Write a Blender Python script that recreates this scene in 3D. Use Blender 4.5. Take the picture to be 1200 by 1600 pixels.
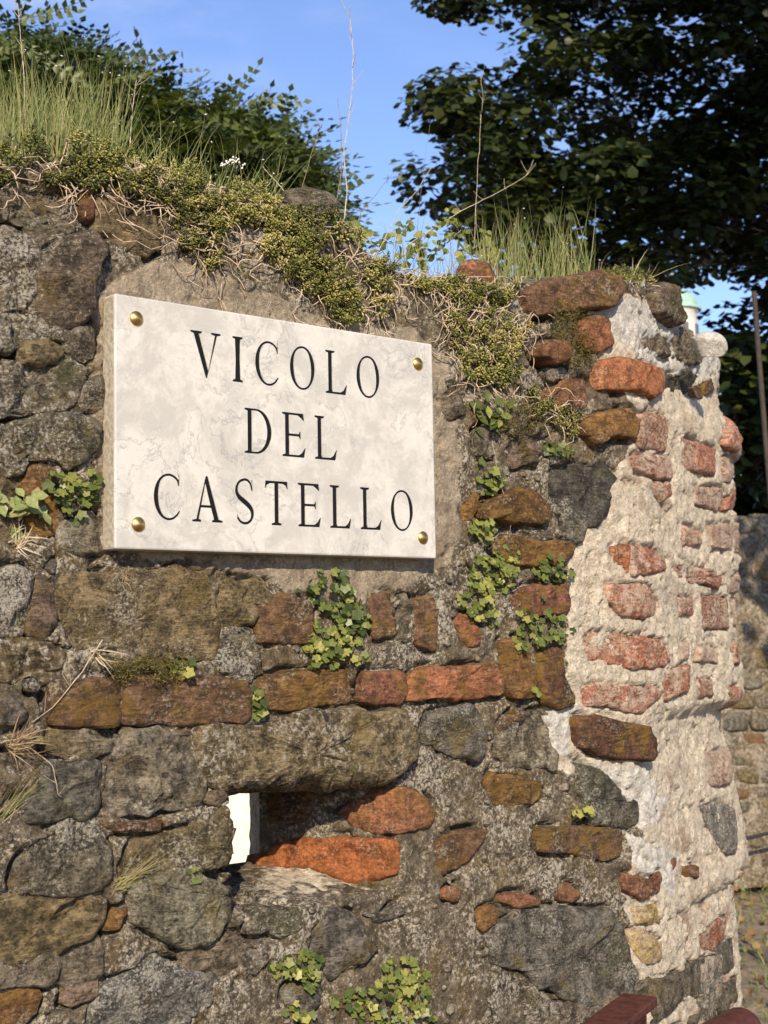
import bpy, bmesh, math, random
import numpy as np
from mathutils import Vector, Matrix
for o in list(bpy.data.objects): bpy.data.objects.remove(o, do_unlink=True)
scene = bpy.context.scene
C = scene.collection
rng = np.random.default_rng(7); random.seed(7)

# ------------------------------------------------------------------ camera
EYE = 1.55                               # plaque fit: X along wall, Y into wall, Z up
FPX = 2219.0
CAM = np.array([-0.815, -1.478, EYE])
YAW, PITCH, ROLL = math.radians(49.85), math.radians(5.05), math.radians(-0.98)
FW = np.array([math.cos(PITCH)*math.cos(YAW), math.cos(PITCH)*math.sin(YAW), math.sin(PITCH)])
_r = np.array([math.sin(YAW), -math.cos(YAW), 0.0]); _u = np.cross(_r, FW)
RT = _r*math.cos(ROLL) + _u*math.sin(ROLL); UP = -_r*math.sin(ROLL) + _u*math.cos(ROLL)
cd = bpy.data.cameras.new('camera'); cam = bpy.data.objects.new('camera', cd); C.objects.link(cam)
cd.sensor_fit = 'HORIZONTAL'; cd.sensor_width = 36.0; cd.lens = FPX/1200*36
cd.clip_start = 0.05; cd.clip_end = 3000
cd.dof.use_dof = True; cd.dof.focus_distance = 1.85; cd.dof.aperture_fstop = 20
M = Matrix(((RT[0], UP[0], -FW[0], CAM[0]), (RT[1], UP[1], -FW[1], CAM[1]), (RT[2], UP[2], -FW[2], CAM[2]), (0, 0, 0, 1)))
cam.matrix_world = M
scene.camera = cam

# ------------------------------------------------------------------ sky and sun
SUN_AZ = math.radians(38)                # left of the wall's normal
SUN_EL = math.radians(29)
sdir = np.array([-math.sin(SUN_AZ)*math.cos(SUN_EL), -math.cos(SUN_AZ)*math.cos(SUN_EL), math.sin(SUN_EL)])
world = bpy.data.worlds.new('World'); scene.world = world; world.use_nodes = True
wn = world.node_tree; bg = wn.nodes['Background']
sky = wn.nodes.new('ShaderNodeTexSky'); sky.sky_type = 'NISHITA'; sky.sun_disc = False
sky.sun_elevation = SUN_EL; sky.sun_rotation = math.atan2(sdir[0], sdir[1])
sky.altitude = 200; sky.air_density = 1.0; sky.dust_density = 0.05; sky.ozone_density = 6.0
wb = wn.nodes.new('ShaderNodeMix'); wb.data_type = 'RGBA'; wb.blend_type = 'MULTIPLY'; wb.inputs[0].default_value = 1.0; wb.inputs[7].default_value = (1.34, 1.10, 1.10, 1)
wn.links.new(sky.outputs[0], wb.inputs[6])
# thin high cirrus over the whole sky
_tc = wn.nodes.new('ShaderNodeTexCoord'); _mp = wn.nodes.new('ShaderNodeMapping'); _mp.inputs['Scale'].default_value = (1.0, 1.0, 3.2); _mp.inputs['Rotation'].default_value = (.25, .15, .4)
_nz = wn.nodes.new('ShaderNodeTexNoise'); _nz.inputs['Scale'].default_value = 2.6; _nz.inputs['Detail'].default_value = 7; _nz.inputs['Roughness'].default_value = .58; _nz.inputs['Distortion'].default_value = .5
_mr = wn.nodes.new('ShaderNodeMapRange'); _mr.interpolation_type = 'SMOOTHSTEP'; _mr.inputs[1].default_value = .46; _mr.inputs[2].default_value = .72; _mr.inputs[3].default_value = .0; _mr.inputs[4].default_value = .34
_cl = wn.nodes.new('ShaderNodeMix'); _cl.data_type = 'RGBA'; _cl.inputs[7].default_value = (5.2, 5.6, 6.4, 1)
wn.links.new(_tc.outputs['Generated'], _mp.inputs[0]); wn.links.new(_mp.outputs[0], _nz.inputs['Vector']); wn.links.new(_nz.outputs[0], _mr.inputs[0]); wn.links.new(_mr.outputs[0], _cl.inputs[0]); wn.links.new(wb.outputs[2], _cl.inputs[6]); wn.links.new(_cl.outputs[2], bg.inputs[0]); bg.inputs[1].default_value = 0.15
sl = bpy.data.lights.new('sun', 'SUN'); sl.energy = 5.0; sl.angle = math.radians(0.53); sl.color = (1.0, 0.86, 0.66)
so = bpy.data.objects.new('sun', sl); C.objects.link(so)
so.rotation_euler = Vector(sdir).to_track_quat('Z', 'Y').to_euler(); so.location = (0, 0, 30)
vs = scene.view_settings; vs.view_transform = 'Standard'; vs.look = 'None'; vs.exposure = 0.38; vs.gamma = 1.0
vs.use_curve_mapping = False
scene.render.engine = 'CYCLES'

# ------------------------------------------------------------------ numeric helpers
def _hash(x, y, z, s):
    h = (x.astype(np.uint32)*np.uint32(374761393) + y.astype(np.uint32)*np.uint32(668265263)
         + z.astype(np.uint32)*np.uint32(2147483647) + np.uint32((s*974711+12345) & 0xffffffff))
    h = (h ^ (h >> np.uint32(13)))*np.uint32(1274126177)
    h = (h ^ (h >> np.uint32(15)))*np.uint32(2246822519)
    h ^= h >> np.uint32(16)
    return h.astype(np.float64)/4294967295.0*2-1
def vn(p, seed=0):
    i = np.floor(p).astype(np.int64); f = p-i; f = f*f*f*(f*(f*6-15)+10)
    r = 0
    for dx in (0, 1):
        wx = f[:, 0] if dx else 1-f[:, 0]
        for dy in (0, 1):
            wy = f[:, 1] if dy else 1-f[:, 1]
            for dz in (0, 1):
                wz = f[:, 2] if dz else 1-f[:, 2]
                r = r + wx*wy*wz*_hash(i[:, 0]+dx, i[:, 1]+dy, i[:, 2]+dz, seed)
    return r
def fbm(p, scale, octv=4, seed=0, gain=0.5, ridged=False):
    a, s, t, w = 1.0, scale, 0, 0
    for k in range(octv):
        n = vn(p*s+k*17.3, seed+k)
        if ridged: n = 1-2*np.abs(n)
        t = t+a*n; w += a; a *= gain; s *= 2.03
    return t/w
def sstep(a, b, x):
    t = np.clip((x-a)/(b-a), 0, 1); return t*t*(3-2*t)
def ray(px, py):
    px = np.atleast_1d(np.asarray(px, float)); py = np.atleast_1d(np.asarray(py, float))
    d = FW[None]+RT[None]*((px-600)/FPX)[:, None]+UP[None]*((800-py)/FPX)[:, None]
    return d
def on_plane_y(px, py, Y=0.0):
    d = ray(px, py); t = (Y-CAM[1])/d[:, 1]
    return CAM[None]+d*t[:, None]
def at_depth(px, py, dist):               # a point dist metres along the view axis
    return (CAM[None]+ray(px, py)*dist)[0]
def project(P):
    d = P-CAM; z = d@FW
    return 600+FPX*(d@RT)/z, 800-FPX*(d@UP)/z, z

# wall plan: front plane, then an oblique broken end
_sl = np.array([(-9, 0), (.92, 0), (1.0, .30), (1.38, .38), (1.51, .62), (1.57, 1.2), (1.62, 3.5), (1.68, 8)])
XT = np.concatenate([[-9], np.linspace(.9, 1.68, 300)]); ST = np.interp(XT, _sl[:, 0], _sl[:, 1])
YT = np.concatenate([[0], np.cumsum((ST[1:]+ST[:-1])/2*np.diff(XT))])
BACK = 0.42
XEND = float(np.interp(BACK, YT, XT))
_sil = np.array([(560, -20), (640, -26), (690, 2), (712, 5), (725, -6), (770, 0), (800, -4), (900, 0), (960, -10), (1000, -10), (1040, -3), (1095, -2),
                 (1112, -38), (1150, -40), (1180, -28), (1240, -20), (1340, -6), (1358, -10), (1372, -32), (1400, -28), (1600, -26)], float)
_silz = EYE-( _sil[:, 0]-996)/FPX*2.75
def shiftx(Z): return np.interp(-Z, -_silz, _sil[:, 1])/496.0
_o = np.argsort(-_silz)
XL = on_plane_y(362, 1300)[0, 0]; XR = on_plane_y(624, 1290)[0, 0]
NSL = 1.75
def _xe():
    d = ray(405, 1300)[0]
    for t in np.linspace(1.2, 2.6, 3000):
        p = CAM+d*t
        if p[1] > 0 and p[1] > (XR-p[0])*NSL: return p[0], p[1]
    return XL+.1, .2
XE, YE = _xe()
ZLINT = on_plane_y(500, 1222)[0, 2]; ZSILL = on_plane_y(450, 1418)[0, 2]
ZSB = on_plane_y(378, 1362, BACK)[0, 2]; XRB = on_plane_y(391, 1300, BACK)[0, 0]
def wz(X, Z): return sstep(ZSILL-.008, ZSILL+.03, Z)*(1-sstep(ZLINT-.004, ZLINT+.012, Z))
def D(X, Z):
    X = np.asarray(X, float); Z = np.asarray(Z, float)
    w = sstep(.85, 1.25, X)
    d = np.interp(X-shiftx(Z)*w, XT, YT)
    ramp = np.clip((XR-X)*NSL, 0, YE)*(X > XL-.004)*(X < XR+.01)
    return np.minimum(d, BACK)+ramp*wz(X, Z)
def Nrm(X, Z, e=.004):
    gx = (D(X+e, Z)-D(X-e, Z))/(2*e); gz = (D(X, Z+e)-D(X, Z-e))/(2*e)
    n = np.stack([gx, -np.ones_like(gx), gz], 1)
    return n/np.linalg.norm(n, axis=1)[:, None]
def surf(px, py):
    """pixel -> point on the wall's front surface"""
    d = ray(px, py); n = len(d); lo = np.full(n, 1.0); hi = np.full(n, 3.6); done = np.zeros(n, bool)
    for t in np.arange(1.0, 3.6, .012):
        P = CAM[None]+d*t
        hit = (~done) & (P[:, 1] > D(P[:, 0], P[:, 2]))
        hi[hit] = t; lo[hit] = t-.012; done |= hit
    for k in range(14):
        m = (lo+hi)/2; P = CAM[None]+d*m[:, None]; s = P[:, 1] > D(P[:, 0], P[:, 2])
        hi = np.where(s, m, hi); lo = np.where(s, lo, m)
    return CAM[None]+d*hi[:, None]
def T(tile, pts):
    x0, y0, s = tile
    return [(x0+a/s, y0+b/s) for a, b in pts]
A = (0, 200, 3); B = (0, 600, 3); Ct = (0, 1000, 3); Dt = (0, 1250, 3); Et = (300, 850, 2.4); Ft = (300, 1200, 2.4); G = (700, 1000, 2.4); H = (700, 1250, 2.4)
T5 = (650, 380, 3); T6 = (900, 400, 4); T7 = (650, 650, 3); P1 = (880, 600, 3.75); P2 = (860, 850, 3.75); P3 = (860, 1150, 3.75); P4 = (860, 1400, 3.53)
P6 = (0, 450, 6); P7 = (0, 800, 5); Q1 = (640, 1050, 3.75); Q3 = (0, 1300, 4); PX = (0, 0, 1)

# ------------------------------------------------------------------ mesh helpers
def mesh_np(name, V, faces, smooth=True):
    """faces: list of (F,k) index arrays"""
    me = bpy.data.meshes.new(name)
    V = np.asarray(V, np.float32); me.vertices.add(len(V)); me.vertices.foreach_set('co', V.ravel())
    faces = [np.asarray(f, np.int32) for f in (faces if isinstance(faces, list) else [faces]) if len(f)]
    tot = sum(f.size for f in faces); nf = sum(len(f) for f in faces)
    me.loops.add(tot); me.loops.foreach_set('vertex_index', np.concatenate([f.ravel() for f in faces]))
    st, cnt = [], 0
    for f in faces:
        st.append(cnt+np.arange(len(f))*f.shape[1]); cnt += f.size
    me.polygons.add(nf); me.polygons.foreach_set('loop_start', np.concatenate(st).astype(np.int32))
    me.update(calc_edges=True); me.validate()
    me.polygons.foreach_set('use_smooth', np.full(len(me.polygons), smooth)); me.update()
    return me
def attr(me, name, vals):
    a = me.attributes.new(name, 'FLOAT', 'POINT'); a.data.foreach_set('value', np.asarray(vals, np.float32))
def obj(name, me, mat=None, parent=None, color=None):
    o = bpy.data.objects.new(name, me); C.objects.link(o)
    if mat is not None and me is not None: me.materials.append(mat)
    if parent is not None: o.parent = parent
    if color is not None: o.color = color
    return o
def thing(name, label, cat, group=None, loc=None):
    o = bpy.data.objects.new(name, None); C.objects.link(o); o.empty_display_size = .05
    tag(o, label, cat, group)
    return o
def tag(o, label, cat=None, group=None, kind=None):
    o['label'] = label
    if cat: o['category'] = cat
    if group: o['group'] = group
    if kind: o['kind'] = kind
    return o
def bm_obj(name, bm, mat, parent=None, smooth=False):
    me = bpy.data.meshes.new(name); bm.normal_update(); bm.to_mesh(me); bm.free()
    me.polygons.foreach_set('use_smooth', np.full(len(me.polygons), smooth))
    return obj(name, me, mat, parent)
def add_box(bm, c, s, rot=None, bevel=0):
    r = bmesh.ops.create_cube(bm, size=1.0); vs_ = r['verts']
    bmesh.ops.scale(bm, vec=s, verts=vs_)
    if bevel:
        ed = list({e for v in vs_ for e in v.link_edges})
        rr = bmesh.ops.bevel(bm, geom=ed, offset=bevel, segments=2, affect='EDGES', profile=.5)
        vs_ = list({v for f in rr['faces'] for v in f.verts} | {v for v in vs_ if v.is_valid})
    if rot is not None: bmesh.ops.rotate(bm, cent=(0, 0, 0), matrix=rot, verts=vs_)
    bmesh.ops.translate(bm, vec=c, verts=vs_)
    return vs_
def tubes(paths, radii, sides=5):
    """many tubes -> V,F arrays; paths: list of (n,3); radii: list of scalars or (n,)"""
    Vs, Fs, o = [], [], 0
    for P, r in zip(paths, radii):
        P = np.asarray(P, float); n = len(P); r = np.broadcast_to(np.asarray(r, float), (n,))
        t = np.gradient(P, axis=0); t /= np.linalg.norm(t, axis=1)[:, None]+1e-12
        a = np.where(np.abs(t[:, 2:3]) < .9, np.array([[0, 0, 1.]]), np.array([[1., 0, 0]]))
        u = np.cross(t, a); u /= np.linalg.norm(u, axis=1)[:, None]; w = np.cross(t, u)
        an = np.arange(sides)*2*math.pi/sides
        ring = P[:, None]+r[:, None, None]*(u[:, None]*np.cos(an)[None, :, None]+w[:, None]*np.sin(an)[None, :, None])
        Vs.append(ring.reshape(-1, 3))
        i = np.arange(n-1)[:, None]*sides+np.arange(sides)[None]; j = np.arange(n-1)[:, None]*sides+(np.arange(sides)+1)[None] % sides
        Fs.append(np.stack([i, j, j+sides, i+sides], -1).reshape(-1, 4)+o); o += n*sides
    return np.concatenate(Vs), np.concatenate(Fs)
def scatter(tv, tf, pos, rot, scl):
    """template copies: tv (k,3), tf (f,m); pos (N,3), rot (N,3,3), scl (N,) or (N,3)"""
    N, k = len(pos), len(tv); scl = np.asarray(scl, float)
    s = scl[:, None, None] if scl.ndim == 1 else scl[:, None, :]
    V = np.einsum('nij,nkj->nki', rot, tv[None]*s)+pos[:, None]
    F = tf[None]+(np.arange(N)*k)[:, None, None]
    return V.reshape(-1, 3), F.reshape(-1, tf.shape[1])
def frames(n, spin):
    """rotation matrices whose local z is n, turned by spin"""
    n = n/(np.linalg.norm(n, axis=1)[:, None]+1e-12)
    a = np.where(np.abs(n[:, 2:3]) < .95, np.array([[0, 0, 1.]]), np.array([[1., 0, 0]]))
    x = np.cross(a, n); x /= np.linalg.norm(x, axis=1)[:, None]; y = np.cross(n, x)
    c, s = np.cos(spin)[:, None], np.sin(spin)[:, None]
    return np.stack([x*c+y*s, -x*s+y*c, n], -1)
def pip(px, py, poly):
    x, y = np.asarray(px), np.asarray(py); r = np.zeros(x.shape, bool); n = len(poly)
    for i in range(n):
        x1, y1 = poly[i]; x2, y2 = poly[(i+1) % n]
        if y1 == y2: continue
        c = ((y1 > y) != (y2 > y)) & (x < (x2-x1)*(y-y1)/(y2-y1)+x1)
        r ^= c
    return r
def sdist(x, y, poly):
    """signed distance (inside negative)"""
    p = np.asarray(poly); q = np.roll(p, -1, 0); dmin = np.full(x.shape, 9.)
    for (ax, ay), (bx, by) in zip(p, q):
        ex, ey = bx-ax, by-ay; l = ex*ex+ey*ey+1e-14
        t = np.clip(((x-ax)*ex+(y-ay)*ey)/l, 0, 1)
        dmin = np.minimum(dmin, (x-ax-ex*t)**2+(y-ay-ey*t)**2)
    dmin = np.sqrt(dmin)
    return np.where(pip(x, y, poly), -dmin, dmin)

# ------------------------------------------------------------------ materials
class NT:
    def __init__(s, name):
        s.m = bpy.data.materials.new(name); s.m.use_nodes = True; s.t = s.m.node_tree
        s.b = s.t.nodes['Principled BSDF']; s.out = s.t.nodes['Material Output']
    def n(s, typ, ins=None, **pr):
        nd = s.t.nodes.new('ShaderNode'+typ)
        for k, v in pr.items(): setattr(nd, k, v)
        for k, v in (ins or {}).items(): s.set(nd.inputs[k], v)
        return nd
    def set(s, sock, v):
        if isinstance(v, bpy.types.NodeSocket): s.t.links.new(v, sock)
        elif isinstance(v, bpy.types.Node): s.t.links.new(v.outputs[0], sock)
        else:
            if sock.type == 'RGBA' and len(v) == 3: v = (*v, 1)
            sock.default_value = v
    def math(s, op, a, b=0.0, clamp=False):
        return s.n('Math', {0: a, 1: b}, operation=op, use_clamp=clamp).outputs[0]
    def noise(s, vec, scale, detail=5, rough=.6, dist=0.0, lac=2.0):
        return s.n('TexNoise', {'Vector': vec, 'Scale': scale, 'Detail': detail, 'Roughness': rough, 'Distortion': dist, 'Lacunarity': lac}).outputs[0]
    def ramp(s, x, a, b, lo=0.0, hi=1.0):
        return s.n('MapRange', {0: x, 1: a, 2: b, 3: lo, 4: hi}, interpolation_type='SMOOTHSTEP').outputs[0]
    def mix(s, f, a, b, blend='MIX'):
        nd = s.n('Mix', data_type='RGBA', blend_type=blend); s.set(nd.inputs[0], f); s.set(nd.inputs[6], a); s.set(nd.inputs[7], b)
        return nd.outputs[2]
    def val(s, x):                        # scalar -> multiply colour
        return s.n('CombineColor', {0: x, 1: x, 2: x}).outputs[0]
    def bump(s, h, dist, strength=1.0, normal=None):
        nd = s.n('Bump', {'Height': h, 'Distance': dist, 'Strength': strength})
        if normal is not None: s.set(nd.inputs['Normal'], normal)
        return nd.outputs[0]
    def att(s, name): return s.n('Attribute', attribute_name=name).outputs['Fac']
def coords(t, randomise=True):
    tc = t.n('TexCoord').outputs['Object']
    if not randomise: return tc, None
    oi = t.n('ObjectInfo')
    off = t.n('Vector' + 'Math', {0: t.n('CombineXYZ', {0: t.math('MULTIPLY', oi.outputs['Random'], 31.7), 1: t.math('MULTIPLY', oi.outputs['Random'], 57.1), 2: 0.0}).outputs[0], 1: tc}, operation='ADD').outputs[0]
    return off, oi
def plain(name, col, rough=.7, metal=0.0, bumps=0, scale=60, var=.25):
    t = NT(name); v = t.n('TexCoord').outputs['Object']
    n = t.noise(v, scale, 6, .6)
    t.set(t.b.inputs['Base Color'], t.mix(1.0, col, t.val(t.ramp(n, .3, .7, 1-var, 1+var)), 'MULTIPLY'))
    t.set(t.b.inputs['Roughness'], rough); t.set(t.b.inputs['Metallic'], metal)
    if bumps: t.set(t.b.inputs['Normal'], t.bump(n, bumps))
    return t.m
def mat_stone():
    """obj.color = rock colour, alpha = how much white crust grows on it"""
    t = NT('weathered_stone'); v, oi = coords(t); col = oi.outputs['Color']; amt = oi.outputs['Alpha']
    n1 = t.noise(v, 11, 5, .6); n1b = t.noise(v, 16, 6, .62, .6); n2 = t.noise(v, 48, 8, .66); n3 = t.noise(v, t.math('ADD', 130, t.math('MULTIPLY', oi.outputs['Random'], 170)), 5, .72, .4)
    st = t.n('Mapping', {'Vector': v, 'Scale': (1, 1, 5), 'Rotation': t.n('CombineXYZ', {0: 0.0, 1: t.math('MULTIPLY', oi.outputs['Random'], 2.2), 2: 0.0}).outputs[0]}).outputs[0]
    n5 = t.noise(st, 70, 6, .65); n6 = t.noise(v, 640, 4, .7); n7 = t.noise(v, 7.0, 4, .55, .4)
    c = t.mix(1.0, col, t.val(t.ramp(n2, .32, .68, .38, 1.6)), 'MULTIPLY')
    c = t.mix(1.0, c, t.val(t.ramp(n3, .32, .68, .62, 1.4)), 'MULTIPLY')
    c = t.mix(1.0, c, t.val(t.ramp(n5, .3, .7, .68, 1.28)), 'MULTIPLY')
    c = t.mix(t.math('MULTIPLY', t.ramp(n1b, .52, .68), .62), c, (.165, .115, .032))
    c = t.mix(t.math('MULTIPLY', t.ramp(n7, .55, .7), .5), c, (.085, .085, .03))
    c = t.mix(t.math('MULTIPLY', t.ramp(n2, .60, .46), t.math('MULTIPLY', t.ramp(n3, .50, .40), .65)), c, (.022, .018, .013))
    w = t.math('ADD', t.math('ADD', n3, t.math('MULTIPLY', t.math('SUBTRACT', n1, .5), .55)), t.math('MULTIPLY', t.math('SUBTRACT', amt, .5), .26))
    w = t.math('ADD', w, t.math('MULTIPLY', t.math('SUBTRACT', n2, .5), .3))
    wm = t.ramp(w, .545, .66)
    c = t.mix(t.math('MULTIPLY', wm, .85), c, t.mix(t.ramp(n6, .35, .65), (.30, .265, .205), (.52, .475, .39)))
    t.set(t.b.inputs['Base Color'], c); t.set(t.b.inputs['Roughness'], t.ramp(n2, .3, .7, .78, .95))
    t.b.inputs['Specular IOR Level'].default_value = .25
    h = t.math('ADD', t.math('MULTIPLY', n2, .5), t.math('ADD', t.math('MULTIPLY', n3, .22), t.math('MULTIPLY', n5, .3)))
    h = t.math('ADD', h, t.math('ADD', t.math('MULTIPLY', wm, .05), t.math('MULTIPLY', n6, .07)))
    t.set(t.b.inputs['Normal'], t.bump(h, .016))
    return t.m
def mat_brick(name, dusty):
    """obj.color = clay colour, alpha = crust / dust amount"""
    t = NT(name); v, oi = coords(t); col = oi.outputs['Color']; amt = oi.outputs['Alpha']
    n1 = t.noise(v, 15, 5, .6, .3); n2 = t.noise(v, 60, 8, .70); n3 = t.noise(v, 230, 5, .72); n4 = t.noise(v, 26, 6, .65, .5); n6 = t.noise(v, 700, 3, .7)
    st = t.n('Mapping', {'Vector': v, 'Scale': (1, 1, 4), 'Rotation': (0, .15, 0)}).outputs[0]; n5 = t.noise(st, 55, 7, .7)
    c = t.mix(1.0, col, t.val(t.ramp(n2, .34, .66, .5, 1.4)), 'MULTIPLY')
    c = t.mix(1.0, c, t.val(t.ramp(n3, .32, .68, .66, 1.35)), 'MULTIPLY')
    if not dusty:
        c = t.mix(t.math('MULTIPLY', t.ramp(n4, .48, .60), t.math('MULTIPLY', amt, 1.1)), c, (.20, .118, .026))
        dk = t.math('ADD', t.math('MULTIPLY', n5, .6), t.math('MULTIPLY', n1, .4))
        c = t.mix(t.math('MULTIPLY', t.ramp(dk, .47, .58), t.math('ADD', .15, t.math('MULTIPLY', amt, .95), True)), c, (.045, .031, .020))
        c = t.mix(t.math('MULTIPLY', t.ramp(t.math('ADD', n3, t.math('MULTIPLY', n1, .9)), 1.04, 1.16), .6), c, (.38, .33, .25))
    else:
        w = t.math('ADD', t.math('ADD', t.math('MULTIPLY', n1, .4), t.math('MULTIPLY', n5, .6)), t.math('ADD', t.math('MULTIPLY', t.math('SUBTRACT', n3, .5), .6), t.math('MULTIPLY', t.math('SUBTRACT', amt, .5), .42)))
        wm = t.ramp(w, .44, .58)
        c = t.mix(t.math('MULTIPLY', wm, .82), c, t.mix(t.ramp(n2, .35, .65), (.36, .255, .175), (.58, .49, .38)))
    t.set(t.b.inputs['Base Color'], c); t.set(t.b.inputs['Roughness'], .92); t.b.inputs['Specular IOR Level'].default_value = .15
    h = t.math('ADD', t.math('MULTIPLY', n2, .4), t.math('ADD', t.math('MULTIPLY', n3, .26), t.math('ADD', t.math('MULTIPLY', n6, .10), t.math('MULTIPLY', n5, .3))))
    t.set(t.b.inputs['Normal'], t.bump(h, .013))
    return t.m
def mat_mortar():
    t = NT('lime_mortar'); v, _ = coords(t, False)
    new, bei, whi, pnk = t.att('new_mortar'), t.att('beige_mortar'), t.att('white_mortar'), t.att('pink_mortar')
    n1 = t.noise(v, 9, 5, .6); n1b = t.noise(v, 17, 6, .62, .5); n2 = t.noise(v, 52, 8, .68); n3 = t.noise(v, 215, 5, .72, .4); n6 = t.noise(v, 620, 4, .7); n4 = t.noise(v, 110, 5, .6)
    c = t.mix(1.0, (.155, .122, .082), t.val(t.ramp(n2, .3, .72, .4, 1.5)), 'MULTIPLY')
    c = t.mix(t.math('MULTIPLY', t.ramp(n1b, .50, .66), .6), c, (.15, .105, .034))
    c = t.mix(t.math('MULTIPLY', t.ramp(n3, .48, .38), .7), c, (.026, .021, .015))
    w = t.math('ADD', n3, t.math('ADD', t.math('MULTIPLY', t.math('SUBTRACT', n1, .5), .6), t.math('MULTIPLY', t.math('SUBTRACT', n2, .5), .35)))
    wm = t.ramp(w, .52, .62)
    c = t.mix(t.math('MULTIPLY', wm, .85), c, t.mix(t.ramp(n6, .35, .65), (.30, .265, .205), (.54, .495, .41)))
    cb = t.mix(1.0, (.315, .255, .180), t.val(t.ramp(t.math('ADD', t.math('MULTIPLY', n2, .6), t.math('MULTIPLY', n3, .4)), .34, .66, .6, 1.3)), 'MULTIPLY')
    cb = t.mix(t.math('MULTIPLY', t.ramp(n1b, .48, .62), .65), cb, (.165, .128, .085)); cb = t.mix(t.math('MULTIPLY', t.ramp(t.math('ADD', n3, t.math('MULTIPLY', n1, .5)), .78, .88), .5), cb, (.46, .41, .33)); cb = t.mix(t.math('MULTIPLY', t.ramp(n4, .42, .34), .6), cb, (.10, .08, .055))
    cn = t.mix(1.0, (.76, .655, .50), t.val(t.ramp(t.math('ADD', t.math('MULTIPLY', n2, .55), t.math('MULTIPLY', n3, .45)), .34, .66, .62, 1.2)), 'MULTIPLY')
    cn = t.mix(t.math('MULTIPLY', t.ramp(n1b, .5, .64), t.math('ADD', .30, t.math('MULTIPLY', pnk, .6))), cn, (.38, .255, .180))
    cn = t.mix(t.math('MULTIPLY', t.ramp(n4, .56, .66), .45), cn, (.36, .29, .21)); cn = t.mix(t.math('MULTIPLY', t.ramp(n3, .42, .32), .7), cn, (.20, .155, .11)); cn = t.mix(t.math('MULTIPLY', t.ramp(n6, .58, .66), .5), cn, (.72, .66, .55))
    cw = t.mix(t.ramp(t.math('ADD', t.math('MULTIPLY', n2, .5), t.math('MULTIPLY', n3, .5)), .38, .6), (.50, .45, .37), (.84, .80, .72))
    jit = t.math('MULTIPLY', t.math('SUBTRACT', n2, .5), .8)
    f = lambda a: t.ramp(t.math('ADD', a, jit), .38, .62)
    c = t.mix(f(bei), c, cb); c = t.mix(f(new), c, cn); c = t.mix(f(whi), c, cw)
    t.set(t.b.inputs['Base Color'], c); t.set(t.b.inputs['Roughness'], .95); t.b.inputs['Specular IOR Level'].default_value = .15
    h = t.math('ADD', t.math('MULTIPLY', n2, .42), t.math('ADD', t.math('MULTIPLY', n3, .26), t.math('ADD', t.math('MULTIPLY', n4, .3), t.math('MULTIPLY', n6, .12))))
    t.set(t.b.inputs['Normal'], t.bump(h, t.math('ADD', .012, t.math('MULTIPLY', t.math('MAXIMUM', new, whi), .012))))
    return t.m
def mat_marble():
    t = NT('white_marble'); v, _ = coords(t, False)
    d = t.n('VectorMath', {0: v, 1: t.n('VectorMath', {0: t.n('TexNoise', {'Vector': v, 'Scale': 9.0, 'Detail': 5}).outputs['Color'], 3: .11}, operation='SCALE').outputs[0]}, operation='ADD').outputs[0]
    a = t.noise(d, 12, 8, .6); vein = t.ramp(t.math('ABSOLUTE', t.math('SUBTRACT', a, .5)), .0, .012, 1, 0)
    a2 = t.noise(d, 26, 8, .62); vein2 = t.ramp(t.math('ABSOLUTE', t.math('SUBTRACT', a2, .51)), .0, .011, 1, 0)
    a3 = t.noise(v, 48, 6, .6, 1.2); vein3 = t.ramp(t.math('ABSOLUTE', t.math('SUBTRACT', a3, .5)), .0, .014, 1, 0)
    cl = t.noise(d, 17, 9, .72); fine = t.noise(v, 75, 7, .75); gate = t.ramp(t.noise(v, 7, 3, .5), .34, .54); gate2 = t.ramp(t.noise(d, 11, 4, .5), .42, .56)
    c = t.mix(t.ramp(cl, .40, .60), (.445, .422, .378), (.575, .548, .490))
    c = t.mix(t.math('MULTIPLY', t.ramp(fine, .5, .68), .35), c, (.40, .39, .365))
    c = t.mix(t.math('MULTIPLY', t.math('MULTIPLY', vein, gate), .6), c, (.25, .245, .235))
    c = t.mix(t.math('MULTIPLY', t.math('MULTIPLY', vein2, gate2), .6), c, (.34, .33, .315))
    c = t.mix(t.math('MULTIPLY', t.math('MULTIPLY', vein3, gate2), .35), c, (.40, .39, .37))
    t.set(t.b.inputs['Base Color'], c); t.set(t.b.inputs['Roughness'], .42); t.b.inputs['Specular IOR Level'].default_value = .3
    t.set(t.b.inputs['Normal'], t.bump(fine, .0006))
    return t.m
def mat_leaf(name, cols, rough=.5, trans=.25, spec=.3):
    """cols: three colours blended by the leaf's own tint value"""
    t = NT(name); a = t.att('tint'); v = t.n('TexCoord').outputs['Object']
    r = t.n('ValToRGB', {0: a}); e = r.color_ramp.elements
    e[0].color = (*cols[0], 1); e[1].color = (*cols[2], 1); m = e.new(.5); m.color = (*cols[1], 1)
    c = t.mix(1.0, r.outputs[0], t.val(t.ramp(t.noise(v, 180, 3, .6), .3, .7, .8, 1.2)), 'MULTIPLY')
    t.set(t.b.inputs['Base Color'], c); t.set(t.b.inputs['Roughness'], rough); t.b.inputs['Specular IOR Level'].default_value = spec
    if trans:
        tr = t.n('BsdfTranslucent', {'Color': t.mix(1.0, c, (1.3, 1.35, .5), 'MULTIPLY')})
        mx = t.n('MixShader', {0: trans}); t.t.links.new(t.b.outputs[0], mx.inputs[1]); t.t.links.new(tr.outputs[0], mx.inputs[2])
        t.t.links.new(mx.outputs[0], t.out.inputs['Surface'])
    return t.m
M_STONE = mat_stone(); M_BRICK = mat_brick('weathered_brick', False); M_DUST = mat_brick('mortar_dusted_brick', True); M_MORT = mat_mortar(); M_MARB = mat_marble()
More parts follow.
